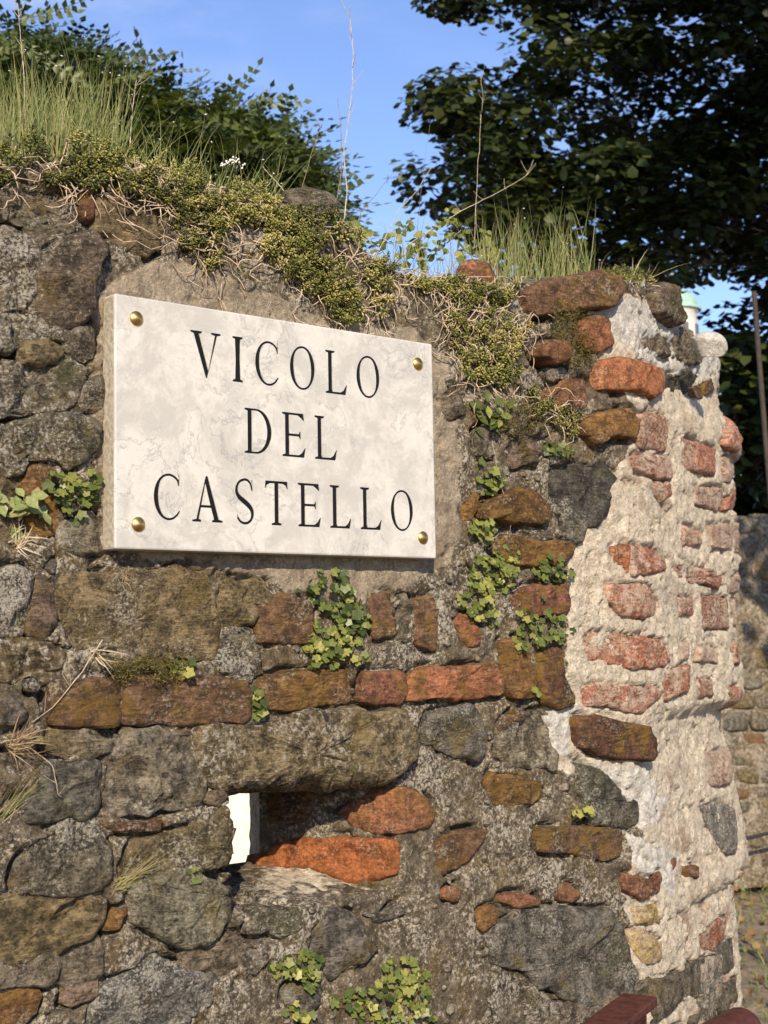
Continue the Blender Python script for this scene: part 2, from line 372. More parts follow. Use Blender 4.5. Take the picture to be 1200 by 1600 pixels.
#@@WALL
# ------------------------------------------------------------------ the ruined wall
KIND = {  # colour, crust, material, proud (m), bumps (m), edge rounding (m)
 'g': ((.165, .132, .090), .46, 's', .004, .0045, .008), 'l': ((.158, .128, .088), .70, 's', .004, .0050, .008),
 'o': ((.165, .122, .062), .38, 's', .006, .0040, .008), 'v': ((.145, .104, .070), .36, 's', .007, .0050, .009),
 's': ((.132, .118, .091), .45, 's', .006, .0040, .007), 'd': ((.078, .068, .054), .35, 's', .008, .0055, .008),
 'w': ((.200, .185, .155), .90, 's', .005, .0030, .008),
 'b': ((.170, .098, .056), .62, 'b', .010, .0028, .003), 'r': ((.285, .118, .058), .46, 'b', .011, .0028, .003),
 'y': ((.215, .115, .044), .62, 'b', .011, .0032, .003), 'k': ((.145, .070, .042), .75, 'b', .012, .0032, .003),
 'f': ((.430, .175, .078), .20, 'b', .010, .0022, .003), 'e': ((.215, .098, .058), .46, 'b', .010, .003, .003), 'n': ((.375, .125, .050), .16, 'b', .010, .002, .003),
 'p': ((.355, .145, .086), .54, 'p', .010, .0028, .004), 'q': ((.335, .160, .105), .65, 'p', .008, .003, .004),
 't': ((.170, .160, .130), .48, 'p', .007, .003, .007), 'z': ((.36, .25, .10), .45, 'p', .008, .004, .008)}
S = []
def st(kind, tile, pts, proud=None, deep=.03, **k): S.append((kind, T(tile, pts), proud, deep, k))
st('k', A, [(360,265),(420,270),(430,380),(415,450),(375,440),(355,380)], .016)
st('o', A, [(445,310),(520,330),(600,350),(680,360),(720,420),(740,520),(735,560),(680,590),(560,560),(470,500),(425,480),(430,400)], .012)
st('v', A, [(185,590),(250,545),(350,500),(430,490),(480,550),(450,640),(430,720),(425,860),(390,905),(330,945),(240,920),(215,890),(145,840),(180,760),(175,660)], .020)
st('g', A, [(0,290),(100,275),(260,330),(300,400),(280,440),(160,410),(100,450),(-60,430),(-60,300)])
st('l', A, [(-60,480),(110,500),(172,560),(165,700),(172,780),(110,830),(-60,850)])
st('g', A, [(120,455),(190,430),(300,455),(340,470),(320,500),(240,530),(180,560)], .004)
st('l', P6, [(490,365),(640,405),(720,360),(830,355),(880,430),(890,570),(790,675),(710,640),(580,560),(550,500),(470,465)], .012)
st('o', P6, [(230,505),(450,488),(540,545),(570,620),(440,690),(350,720),(200,700),(185,590)], .011)
st('l', P6, [(-100,690),(100,705),(220,725),(420,695),(580,645),(700,695),(785,775),(765,870),(735,1010),(640,1125),(560,1170),(300,1150),(200,1175),(-100,1185)], .008)
st('l', P6, [(-100,100),(200,165),(260,255),(430,295),(480,350),(440,455),(230,485),(90,620),(-100,640)], .005)
st('g', P6, [(800,885),(930,840),(945,1000),(925,1150),(700,1160),(685,1110),(765,1040)], .004)
st('l', B, [(-60,195),(120,168),(300,143),(420,160),(465,205),(460,290),(400,365),(320,395),(230,355),(110,340),(80,430),(-60,425)], .009)
st('y', B, [(140,395),(230,388),(262,430),(230,480),(240,560),(290,620),(285,700),(180,720),(130,640),(115,480)], .004)
st('g', B, [(275,645),(430,605),(470,680),(475,775),(380,800),(285,760)], .006)
st('o', B, [(0,440),(90,440),(120,560),(125,640),(60,700),(-60,700),(-60,470)], .002)
st('w', P7, [(-60,510),(130,425),(240,485),(235,580),(185,720),(170,945),(110,995),(-60,980)], .012)
st('d', P7, [(385,330),(410,302),(440,322),(432,400),(402,448),(372,428)], .012)
st('v', P7, [(268,545),(395,565),(405,720),(430,800),(425,880),(310,985),(205,920),(225,780)], .006)
st('o', PX, [(85,904),(130,897),(190,891),(270,886),(318,894),(329,930),(337,985),(331,1028),(295,1027),(255,1019),(215,1027),(166,1008),(118,1012),(107,985),(89,960)], .013)
st('o', PX, [(-15,1000),(30,999),(55,1001),(102,1022),(96,1042),(50,1052),(23,1062),(-15,1062)], .010)
st('d', Ct, [(110,195),(150,180),(180,210),(160,243),(120,230)], .012)
st('s', Ct, [(-50,282),(90,282),(107,330),(104,384),(40,398),(-50,390)], .012)
st('b', Ct, [(250,203),(400,193),(552,193),(566,300),(556,393),(400,402),(242,393),(228,280)], .014)
st('b', Ct, [(578,190),(700,178),(870,183),(1000,178),(1150,203),(1163,260),(1162,368),(1138,383),(900,392),(700,384),(578,388)], .017)
st('g', Ct, [(240,425),(400,430),(525,472),(515,512),(440,540),(330,550),(222,517)], .008)
st('l', Ct, [(590,415),(740,413),(888,424),(902,470),(917,560),(955,640),(965,718),(928,775),(800,787),(690,825),(525,825),(495,720),(485,590),(560,480)], .011)
st('s', Ct, [(185,605),(240,585),(462,575),(470,680),(456,786),(330,825),(122,855),(104,780)], .010)
st('v', Ct, [(-50,560),(140,533),(195,600),(108,720),(58,788),(-50,820)], .007)
st('b', Ct, [(485,863),(640,864),(755,845),(745,880),(680,889),(535,893)], .006)
st('o', Ct, [(632,953),(770,913),(830,903),(1055,798),(1081,880),(1076,1000),(1056,1046),(900,1080),(700,1096),(612,1126),(594,1080)], .013)
st('l', PX, [(76,1299),(150,1282),(161,1310),(170,1350),(170,1371),(154,1389),(134,1395),(87,1400),(26,1395),(19,1380),(29,1345),(46,1327)], .011)
st('v', Ct, [(955,740),(1038,694),(1052,730),(1020,768)], .010)
st('l', Dt, [(612,394),(760,350),(900,335),(1056,308),(1056,430),(1060,560),(1000,655),(880,685),(740,636),(624,556)], .007)
st('o', PX, [(-15,1406),(25,1404),(85,1408),(140,1404),(163,1407),(154,1445),(139,1463),(110,1473),(60,1497),(-15,1508)], .007)
st('y', Q3, [(645,582),(690,505),(795,475),(757,560),(737,602),(655,598)], .006)
st('g', Q3, [(345,745),(420,695),(560,655),(607,648),(635,740),(615,875),(560,925),(420,955),(363,900)], .007)
st('g', Q3, [(-60,835),(100,830),(330,760),(345,900),(300,960),(200,950),(-60,990)], .004)
st('w', Dt, [(482,884),(620,806),(880,806),(1005,816),(1016,870),(988,958),(880,1008),(850,1090),(420,1090),(432,982)], .010)
st('y', Q3, [(-60,1000),(200,965),(266,1020),(218,1118),(80,1240),(-60,1240)], .005)
st('v', Q3, [(425,983),(558,955),(604,936),(586,1000),(538,1037),(450,1067),(404,1058)], .007)
st('o', Et, [(95,112),(250,132),(298,200),(240,222),(223,298),(130,323),(92,350),(77,240)], .009)
st('b', Et, [(248,224),(330,194),(428,223),(442,300),(437,367),(243,371),(233,300)], .013)
st('l', Et, [(88,373),(150,334),(217,325),(246,420),(261,478),(219,515),(130,486),(78,440)], .009)
st('b', Et, [(672,184),(735,188),(750,250),(765,335),(682,352),(668,280)], .006)
st('l', Et, [(748,240),(790,195),(826,232),(826,348),(775,340)], .005)
st('b', Et, [(833,213),(898,194),(916,300),(906,396),(842,372),(833,310)], .008)
st('y', Et, [(258,514),(330,484),(450,479),(580,474),(588,588),(500,597),(400,620),(282,616),(244,560)], .016)
st('e', Et, [(640,484),(788,484),(801,560),(777,596),(680,601),(632,588)], .013)
st('r', Et, [(812,494),(880,464),(1000,469),(1128,444),(1161,520),(1160,552),(1060,576),(880,576),(799,586),(803,530)], .016)
st('o', Et, [(8,694),(150,684),(320,664),(480,634),(600,614),(778,624),(812,700),(816,788),(768,828),(650,858),(480,913),(250,918),(80,908),(18,858)], .022, .11)
st('s', Et, [(882,644),(1040,609),(1072,642),(1076,788),(1058,816),(960,777),(864,748)], .017)
st('g', Q1, [(522,355),(600,290),(670,262),(757,263),(806,340),(826,440),(836,584),(700,556),(514,488)], .012)
st('b', Q1, [(517,312),(610,224),(663,238),(648,268),(590,285),(530,340)], .010)
st('y', Q1, [(463,604),(560,604),(700,643),(767,653),(767,720),(718,767),(560,776),(503,766),(463,690)], .006)
st('b', Q1, [(124,992),(260,953),(417,928),(426,970),(338,1106),(192,1174),(153,1100)], .006)
st('s', P3, [(165,165),(280,194),(378,302),(446,383),(516,403),(506,497),(400,521),(234,511),(204,450),(164,330)], .010)
st('b', G, [(334,708),(540,703),(646,718),(646,798),(580,821),(450,797),(334,787)], .008)
st('s', H, [(174,474),(260,414),(420,404),(598,414),(646,472),(676,600),(711,708),(560,764),(432,741),(322,696),(194,616),(155,540)], .016)
st('e', H, [(190,366),(260,351),(330,366),(345,389),(250,399)], .010)
st('e', H, [(411,345),(440,316),(493,350),(460,384),(412,365)], .012)
st('e', H, [(-5,330),(38,341),(38,373),(-5,364)], .008)
st('y', H, [(111,421),(169,397),(177,450),(130,488),(107,470)], .010)
st('e', H, [(653,282),(700,292),(758,304),(797,276),(787,340),(720,372),(662,330)], .016)
st('z', H, [(672,492),(720,474),(798,541),(798,600),(740,613),(692,560)], .008)
st('z', H, [(692,402),(778,393),(792,460),(702,468)], .006)
st('g', H, [(182,634),(320,714),(430,764),(540,794),(520,880),(182,880)], .008)
st('r', Ft, [(553,166),(620,123),(680,84),(780,74),(867,103),(906,180),(877,222),(740,236),(690,236),(602,208)], .014)
st('n', Ft, [(255,368),(330,294),(400,268),(560,268),(690,268),(761,273),(761,388),(690,406),(560,406),(450,368),(340,358)], .012)
st('k', Ft, [(300,100),(430,95),(432,190),(310,205)], .010)
st('g', Ft, [(213,552),(300,513),(398,533),(412,598),(330,631),(203,617)], .010)
st('s', Ft, [(453,612),(520,524),(598,543),(638,602),(686,680),(638,727),(520,786),(443,700)], .013)
st('s', Ft, [(372,812),(478,803),(478,880),(410,936),(353,880)], .010)
st('e', Ft, [(946,456),(985,446),(1004,475),(990,494),(951,485)], .008)
st('s', Ft, [(642,547),(768,512),(787,540),(690,573)], .007)
st('g', Ft, [(-20,650),(90,655),(150,620),(190,680),(180,760),(80,800),(-20,790)], .004)
st('l', Ft, [(200,660),(270,665),(280,720),(230,770),(190,740)], .004)
st('y', T7, [(293,432),(350,393),(500,334),(558,383),(601,432),(596,488),(560,506),(420,506),(350,477),(302,487)], .020)
st('y', T7, [(217,432),(270,363),(288,373),(277,430),(250,486),(213,497)], .008)
st('d', T7, [(643,264),(740,224),(878,204),(936,291),(887,370),(877,460),(830,516),(760,477),(702,418),(652,368)], .015)
st('s', T7, [(657,394),(718,404),(786,502),(760,584),(740,596),(692,518)], .016)
st('y', T7, [(353,622),(402,564),(540,584),(660,594),(736,604),(698,677),(560,696),(402,686)], .012)
st('e', T7, [(433,842),(560,794),(707,794),(716,880),(698,917),(560,926),(443,897)], .015)
st('r', T7, [(192,942),(230,934),(287,1011),(287,1068),(240,1072),(202,1038)], .010)
st('y', PX, [(779,1004),(808,998),(827,1030),(833,1060),(831,1089),(801,1091),(784,1060)], .017)
st('k', PX, [(839,1019),(871,1011),(879,1060),(893,1092),(892,1099),(868,1106),(847,1097),(839,1065)], .017)
st('y', T5, [(738,852),(830,803),(985,783),(1022,860),(998,912),(880,908),(820,946),(762,900)], .022)
st('f', T5, [(833,582),(862,553),(950,548),(1030,563),(1127,603),(1122,700),(1080,727),(980,688),(833,688)], .022)
st('r', T5, [(748,372),(810,348),(878,362),(883,430),(902,480),(840,517),(772,498),(743,430)], .022)
st('e', T5, [(533,511),(590,463),(677,473),(683,548),(630,577),(543,540)], .032)
st('b', T5, [(480,242),(560,193),(700,163),(830,143),(930,172),(942,220),(903,298),(780,308),(700,327),(520,337)], .026)
st('e', T5, [(592,712),(700,653),(788,643),(798,768),(720,778),(602,758)], .008)
st('v', T6, [(445,262),(475,205),(636,208),(636,398),(505,398),(455,350)], .020)
st('g', T6, [(432,530),(500,473),(557,530),(572,628),(500,607),(423,570)], .014)
st('g', T6, [(573,530),(610,483),(660,463),(717,530),(757,640),(690,677),(602,638)], .016)
st('d', T6, [(532,790),(620,753),(748,753),(690,848),(602,848)], .006)
st('b', T6, [(692,850),(838,773),(848,830),(770,888),(702,878)], .012)
st('v', T5, [(432,950),(540,913),(597,960),(558,1038),(452,1048)], .010)
st('g', T5, [(422,852),(560,852),(637,872),(560,898),(432,898)], .008)
st('g', T5, [(103,733),(200,722),(218,798),(150,828)], .008)
st('g', T5, [(270,890),(350,870),(390,930),(360,1000),(280,990)], .006)
st('g', T7, [(420,540),(500,520),(640,540),(630,570),(540,575),(430,570)], .004)
st('l', T5, [(600,600),(690,590),(720,630),(640,645)], .008)
# the broken end: bricks half buried in fresh lime
st('q', P1, [(430,172),(588,182),(608,270),(598,396),(442,378),(402,300)]); st('q', P1, [(392,422),(618,422),(627,556),(520,556),(402,500)])
st('p', P1, [(512,577),(618,572),(627,650),(560,697),(522,640)]); st('p', P1, [(922,332),(1000,303),(1060,370),(1046,406),(980,408),(922,370)], .020)
st('q', P1, [(912,442),(1018,442),(1045,560),(1035,622),(932,578)], .012); st('q', P1, [(742,602),(928,612),(937,700),(898,746),(742,698)])
st('p', P1, [(942,662),(1028,662),(1044,740),(1025,786),(922,738)], .010); st('q', P1, [(692,832),(778,862),(787,938),(692,947)])
st('q', P1, [(832,832),(1042,872),(1044,1000),(1030,1036),(852,958)], .006); st('f', P2, [(352,32),(446,2),(452,60),(446,186),(440,130),(352,90)], .008)
st('p', P2, [(456,4),(590,22),(662,92),(667,148),(600,167),(458,186)], .009); st('p', P2, [(312,242),(548,233),(617,330),(617,408),(550,436),(412,421),(322,330)], .009)
st('p', P2, [(173,572),(240,513),(480,533),(648,562),(701,688),(638,717),(480,736),(332,697),(222,677)], .009)
st('p', P2, [(193,852),(260,803),(430,833),(598,833),(637,880),(540,986),(430,981),(320,947),(203,947)], .007)
st('k', G, [(472,293),(560,293),(717,328),(737,380),(732,447),(600,442),(540,432),(472,388)], .024)
st('p', P2, [(712,142),(830,133),(996,192),(978,267),(820,218),(760,198)], .006); st('q', P2, [(1037,202),(1104,184),(1106,305),(1052,288)], .010)
st('p', P2, [(733,312),(828,312),(837,417),(743,417)]); st('q', P2, [(1042,333),(1096,343),(1096,486),(1052,486)], .010)
st('q', P2, [(873,303),(1028,313),(1028,497),(882,497)]); st('q', P2, [(853,603),(958,593),(976,697),(852,687)])
st('p', P2, [(1052,562),(1104,622),(1098,716),(1054,697)], .008); st('q', P2, [(853,793),(948,793),(948,887),(853,906)])
st('p', P2, [(1010,832),(1100,832),(1102,942),(1004,936)], .016); st('q', P2, [(752,573),(798,573),(798,677),(752,686)])
st('q', P3, [(898,93),(1030,78),(1042,276),(940,301),(908,287)], .008); st('t', P3, [(863,402),(980,383),(1072,422),(1080,690),(1010,686),(902,538)], .004)
st('e', P3, [(772,777),(847,772),(847,817),(792,817)], .010); st('e', P3, [(707,722),(733,717),(728,758),(702,786)], .008)
st('t', P4, [(818,343),(955,323),(958,630),(860,720),(818,720)], .006); st('p', P4, [(812,232),(910,123),(958,110),(955,240),(898,296),(822,286)], .004)

wall = thing('ruined_stone_wall', 'broken old wall of rubble stone, bricks and lime mortar carrying the marble plaque', 'wall')
POLY = []          # (poly XZ, proud, buried)
_idx = 0
def ring_stone(poly, kind, proud, deep, name=None, coarse=False, px=True, seed=None, parent=None, base=None):
    global _idx
    _idx += 1; sd = seed or _idx*13+5
    col, crust, mt, pr0, amp, er = KIND[kind]; proud = (pr0 if proud is None else proud); proud = proud*(.42 if mt == 's' else .55) if proud < .02 else proud*.8; er = er*.4 if mt == 's' else er*.8; amp = amp*1.35
    r = np.random.default_rng(sd)
    p = np.asarray(poly, float)
    if px:
        p = surf(p[:, 0], p[:, 1])[:, [0, 2]]
    p[:, 0] = np.minimum(p[:, 0], 1.575+shiftx(p[:, 1]))
    # angular, broken outline
    if mt == 's' and not coarse:
        o2 = []
        for a_, b_ in zip(p, np.roll(p, -1, 0)):
            e_ = b_-a_; l_ = np.linalg.norm(e_); o2.append(a_)
            if l_ > .02: o2.append(a_+e_*r.uniform(.3, .7)+np.array([e_[1], -e_[0]])*r.normal(0, .09))
        p = np.array(o2)
    # resample
    step = .012 if coarse else .0048
    q = np.roll(p, -1, 0); out = []
    for a, b in zip(p, q):
        n = max(1, int(np.linalg.norm(b-a)/step)); out.append(a[None]+(b-a)[None]*(np.arange(n)/n)[:, None])
    p = np.concatenate(out)
    if mt != 's': p = p*.7+.15*(np.roll(p, 1, 0)+np.roll(p, -1, 0))
    off = np.array([sd*.37, sd*.11, sd*.23])
    p3 = np.stack([p[:, 0], p[:, 0]*0, p[:, 1]], 1)+off
    tg = np.roll(p, -1, 0)-np.roll(p, 1, 0); tg /= np.linalg.norm(tg, axis=1)[:, None]+1e-9; nr = np.stack([tg[:, 1], -tg[:, 0]], 1)
    jit = fbm(p3, 38, 4, sd, .6)*(.0055 if mt == 's' else .0042)+fbm(p3, 200, 2, sd+3)*.0012
    if 0.5*np.sum(p[:, 0]*np.roll(p[:, 1], -1)-np.roll(p[:, 0], -1)*p[:, 1]) < 0: nr = -nr
    p = p+nr*(jit+(.0035 if mt != 'p' else .001))[:, None]
    c = p.mean(0); nb = len(p)
    ts = np.array([1, .985, .96, .92, .85, .75, .62, .48, .33, .17]) if not coarse else np.array([1, .95, .8, .5, .2])
    X = c[0]+(p[:, 0]-c[0])[None]*ts[:, None]; Z = c[1]+(p[:, 1]-c[1])[None]*ts[:, None]
    rad = np.linalg.norm(p-c, axis=1); de = (1-ts)[:, None]*rad[None]
    X = np.append(X.ravel(), c[0]); Z = np.append(Z.ravel(), c[1]); de = np.append(de.ravel(), rad.min())
    Yb = D(X, Z) if base is None else base(X, Z)
    P = np.stack([X, Yb, Z], 1); Q = P+off
    fall = 1-np.exp(-de/er)
    h = proud*(.10+.90*fall)
    size = rad.mean()
    # broken faces: each patch of the stone is a plane of its own
    K = (7 if size > .05 else 4) if mt == 's' else 3
    sx = c[0]+r.normal(0, .55, K)*(p[:, 0].max()-p[:, 0].min())/2; sz = c[1]+r.normal(0, .55, K)*(p[:, 1].max()-p[:, 1].min())/2
    wob = fbm(Q, 35, 3, sd+21)*.010
    dd = np.hypot(X[:, None]-sx[None], Z[:, None]-sz[None])+wob[:, None]*r.normal(0, 1, K)[None]
    wgt = np.exp(-(dd-dd.min(1)[:, None])/.0028); wgt /= wgt.sum(1)[:, None]
    fa = amp*(.75 if mt == 's' else .35)
    pl = r.normal(0, fa, K)[None]+(X[:, None]-sx[None])*r.normal(0, .07, K)[None]+(Z[:, None]-sz[None])*r.normal(0, .07, K)[None]
    h = h+np.clip((pl*wgt).sum(1), -.007, .006)*(.25+.75*fall)
    tl = r.normal(0, .028, 2); h = h+((X-c[0])*tl[0]+(Z-c[1])*tl[1])*fall
    h = h+(fbm(Q, 22, 3, sd)*amp+fbm(Q*np.array([1, 1, 2.2]), 60, 5, sd+9, .62, True)*amp*.7*fall+fbm(Q, 200, 3, sd+5, .6)*amp*.45)*(.3+.7*fall)
    h = np.maximum(h, -.005)
    h[:nb] = np.minimum(h[:nb], .001)
    n = Nrm(X, Z) if base is None else np.tile([[0, -1., 0]], (len(X), 1))
    n = n*np.array([[1, 1, .35]]); n /= np.linalg.norm(n, axis=1)[:, None]
    V = P+n*h[:, None]
    sk = V[:nb]-n[:nb]*deep
    V = np.concatenate([V, sk]); nr_ = len(ts); ci = nb*nr_
    F = []
    i = np.arange(nb); j = (i+1) % nb
    for k in range(nr_-1):
        F.append(np.stack([k*nb+i, k*nb+j, (k+1)*nb+j, (k+1)*nb+i], 1))
    F.append(np.stack([ci+1+i, ci+1+j, j, i], 1))
    tri = np.stack([(nr_-1)*nb+i, (nr_-1)*nb+j, np.full(nb, ci)], 1)
    # orientation: face outwards (-Y)
    ar = 0.5*np.sum(p[:, 0]*np.roll(p[:, 1], -1)-np.roll(p[:, 0], -1)*p[:, 1])
    quads = np.concatenate(F)
    if ar < 0: quads = quads[:, ::-1]; tri = tri[:, ::-1]
    nm = name or ('brick' if mt in 'bp' and kind not in 'tz' else 'stone')
    me = mesh_np(nm, V, [quads, tri])
    j3 = r.normal(0, .02, 3); jb = 1+r.normal(0, .11)
    cc = tuple(max(.01, v*jb*(1+jj)) for v, jj in zip(col, j3))
    o = obj(nm, me, {'s': M_STONE, 'b': M_BRICK, 'p': M_DUST}[mt], parent or wall, (*cc, min(1, max(0, crust+r.normal(0, .14 if mt == 's' else .07)))))
    return p, proud, mt
for kind, pts, proud, deep, k in S:
    POLY.append(ring_stone(pts, kind, proud, deep))
def end_courses():
    r = np.random.default_rng(19); boxes_ = [(q[:, 0].min(), q[:, 0].max(), q[:, 1].min(), q[:, 1].max()) for q, _p, _m in POLY]
    z = .98; k = 0
    while z < 1.90:
        x = 1.0+.055*(k % 2)+r.uniform(-.01, .01)
        while x < 1.60:
            L = r.choice([.105, .115, .16]); hh = r.uniform(.050, .058); b_ = (x, x+L, z, z+hh)
            free = all(b_[1] < q[0]+.004 or b_[0] > q[1]-.004 or b_[3] < q[2]+.004 or b_[2] > q[3]-.004 for q in boxes_)
            if free and x < 1.06 and z < 1.42: free = False
            if free and r.random() < (.95 if z > 1.36 else .34):
                jj = lambda: r.normal(0, .0035)
                pl = [(x+jj(), z+jj()), (x+L/2, z+jj()), (x+L+jj(), z+jj()), (x+L+jj(), z+hh+jj()), (x+L/2, z+hh+jj()), (x+jj(), z+hh+jj())]
                POLY.append(ring_stone(pl, r.choice(list('qqqp')), r.uniform(.008, .018), .03, px=False))
            x += L+.011
        z += .066; k += 1
end_courses()
# courses outside the photograph's frame, down to the ground and to the left
def filler():
    r = np.random.default_rng(3)
    def row(x0, x1, z0, z1):
        x = x0
        while x < x1:
            w = r.uniform(.12, .30); xa, xb = x+.010, min(x+w, x1)-.010; za, zb = z0+.010+r.uniform(0, .01), z1-.010-r.uniform(0, .012)
            if xb-xa > .05:
                jj = lambda s=.010: r.normal(0, s)
                pl = [(xa+jj(), za+jj()), ((xa+xb)/2, za+jj(.005)), (xb+jj(), za+jj()), (xb+jj(.005), (za+zb)/2), (xb+jj(), zb+jj()), ((xa+xb)/2, zb+jj(.005)), (xa+jj(), zb+jj()), (xa+jj(.005), (za+zb)/2)]
                POLY.append(ring_stone(pl, r.choice(list('gloovsby')), None, .03, coarse=True, px=False))
            x += w
    z = .03
    while z < 1.0:
        hgt = r.uniform(.09, .15); x1 = 1.42
        zt = min(z+hgt, 1.01)
        row(-1.3, x1, z, zt); z += hgt
    z = 1.02
    while z < 1.98:
        hgt = r.uniform(.08, .15); row(-1.3, -.165, z, min(z+hgt, 2.02)); z += hgt
filler()

# mortar body
_tp = np.array([(0, 262), (90, 255), (160, 252), (260, 278), (330, 303), (430, 322), (500, 332), (560, 388), (620, 428), (720, 442), (830, 442), (940, 436), (1000, 450), (1056, 464), (1068, 505), (1085, 530), (1118, 545)], float)
_tq = surf(_tp[:, 0], _tp[:, 1])
TX = np.concatenate([[-1.6], _tq[:, 0], [_tq[-1, 0]+.04, _tq[-1, 0]+.12, 1.5, 1.7]]); TZ = np.concatenate([[_tq[0, 2]], _tq[:, 2], [_tq[-1, 2]-.07, _tq[-1, 2]-.12, _tq[-1, 2]-.16, _tq[-1, 2]-.2]])
def ztop(X): return np.interp(X, TX, TZ)
xs = np.concatenate([np.arange(-1.35, -.30, .03), np.arange(-.30, 1.02, .0040), np.arange(1.02, XEND, .0045), [XEND]])
xs = np.sort(np.concatenate([xs[np.abs(xs-XL) > .002], [XL]])); xs = np.sort(np.concatenate([xs[np.abs(xs-XE) > .002], [XE]]))
tz = np.concatenate([np.linspace(0, .86, 30)[:-1], np.arange(.86, 1.55, .0038)]); ZM = 1.55
tt = np.linspace(0, 1, 145)
XX, _ = np.meshgrid(xs, np.arange(len(tz)+len(tt)))
ZZ = np.concatenate([np.repeat(tz[:, None], len(xs), 1), ZM+(ztop(xs)-ZM)[None]*tt[:, None]])
gx, gz = XX.ravel(), ZZ.ravel(); base = np.stack([gx, D(gx, gz), gz], 1)
soft = np.ones(gx.shape); sd = np.full(gx.shape, .05); sinside = np.zeros(gx.shape); isd = np.zeros(gx.shape)
for p, pr, mt in POLY:
    m = (gx > p[:, 0].min()-.02) & (gx < p[:, 0].max()+.02) & (gz > p[:, 1].min()-.02) & (gz < p[:, 1].max()+.02)
    ii = np.nonzero(m)[0]
    if not len(ii): continue
    d = sdist(gx[ii], gz[ii], p[::2])
    if mt == 'p': isd[ii] = np.maximum(isd[ii], (d < .002)*1.0)
    soft[ii[d < .006]] = 1.0 if mt == 's' and pr < .009 else .35
    sd[ii] = np.minimum(sd[ii], d)
def region(pts, soft=.02):
    q = surf([a for a, b in pts], [b for a, b in pts])[:, [0, 2]]
    d = np.full(gx.shape, .1); m = (gx > q[:, 0].min()-.05) & (gx < q[:, 0].max()+.05) & (gz > q[:, 1].min()-.05) & (gz < q[:, 1].max()+.05)
    d[m] = sdist(gx[m], gz[m], q)
    d = d+fbm(base, 30, 3, 77)*.012
    return 1-sstep(-soft, soft, d)
new = region([(925, 480), (950, 462), (1010, 474), (1060, 502), (1090, 530), (1112, 560), (1130, 700), (1130, 1110), (1090, 1300), (1085, 1600), (985, 1610), (985, 1500), (975, 1400), (1000, 1300), (930, 1205), (870, 1200), (850, 1110), (880, 1080), (882, 940), (892, 870), (960, 740), (985, 690), (990, 640), (925, 560)], .012)
new = np.maximum(new, sstep(1.10, 1.16, gx)*(gz < 2.2)); new = np.maximum(new, region([(372, 1385), (420, 1343), (540, 1350), (580, 1390), (520, 1412), (372, 1430)], .02)*.62)
pnk = np.maximum(sstep(1.02, 1.1, gx)*(1-sstep(1.28, 1.38, gz)), region([(985, 640), (1050, 640), (1050, 800), (960, 780)], .02))
bei = region([(148, 448), (190, 425), (270, 408), (340, 425), (420, 462), (520, 505), (640, 515), (690, 560), (716, 700), (712, 850), (700, 888), (600, 925), (560, 945), (440, 918), (330, 876), (152, 868), (153, 600)], .008)
whi = np.maximum.reduce([region([(930, 480), (980, 470), (1055, 495), (1125, 520), (1128, 560), (1080, 600), (1040, 600), (1000, 560), (945, 520)], .01),
    region([(845, 1120), (890, 1090), (905, 1110), (890, 1150), (890, 1185), (860, 1180)], .006),
    region([(900, 1190), (1000, 1195), (1040, 1250), (1000, 1300), (950, 1225)], .01)*.7,
    region([(975, 1300), (1060, 1330), (1050, 1400), (1000, 1370)], .012)*.8])
old = np.clip(1-np.maximum(np.maximum(new, bei), whi), 0, 1); fresh = np.maximum(new, whi)
hm = .0030+fbm(base, 16, 4, 1)*.006*old+fbm(base, 55, 4, 2, .6)*.0045*(old+.75*bei)+fbm(base, 170, 3, 4)*.0016*(.5+.5*old)
hm += fresh*(.0015+fbm(base, 14, 3, 20)*.006+fbm(base, 45, 5, 21, .68)*.0075+fbm(base, 190, 3, 22, .7)*.0028-.009*sstep(.22, .5, fbm(base, 52, 4, 24, .6)))
hm += bei*(.001-.006*sstep(.25, .5, fbm(base, 40, 4, 27, .6)))
gate = sstep(-.05, .35, fbm(base, 9, 3, 31)); gate2 = sstep(.0, .3, fbm(base, 26, 3, 33))
crev = np.exp(-((sd-.0030)/.0036)**2)*(gate*.45+gate2*.75)
hm -= crev*.027*(old+.35*fresh*(1-isd)+.3*bei)
ins = sstep(-.001, -.006, sd+(fbm(base, 30, 4, 37, .6)*.014+.0005)*soft)*(1-isd); hm = hm*(1-ins)-.016*ins
hm = hm-.006*isd-.006*isd*sstep(-.25, .25, fbm(base, 34, 3, 41))
# broken cracks running through the old mortar
cr = np.abs(fbm(base, 8.5, 3, 51)+.35*fbm(base, 40, 2, 52)); hm -= .012*np.exp(-(cr/.012)**2)*old*sstep(.0, .25, fbm(base, 6, 2, 55))
edge_end = sstep(XEND-.012, XEND, gx); hm *= 1-edge_end
nn = Nrm(gx, gz)*np.array([[1, 1, .3]]); nn /= np.linalg.norm(nn, axis=1)[:, None]
V = base+nn*hm[:, None]
nrow, ncol = XX.shape
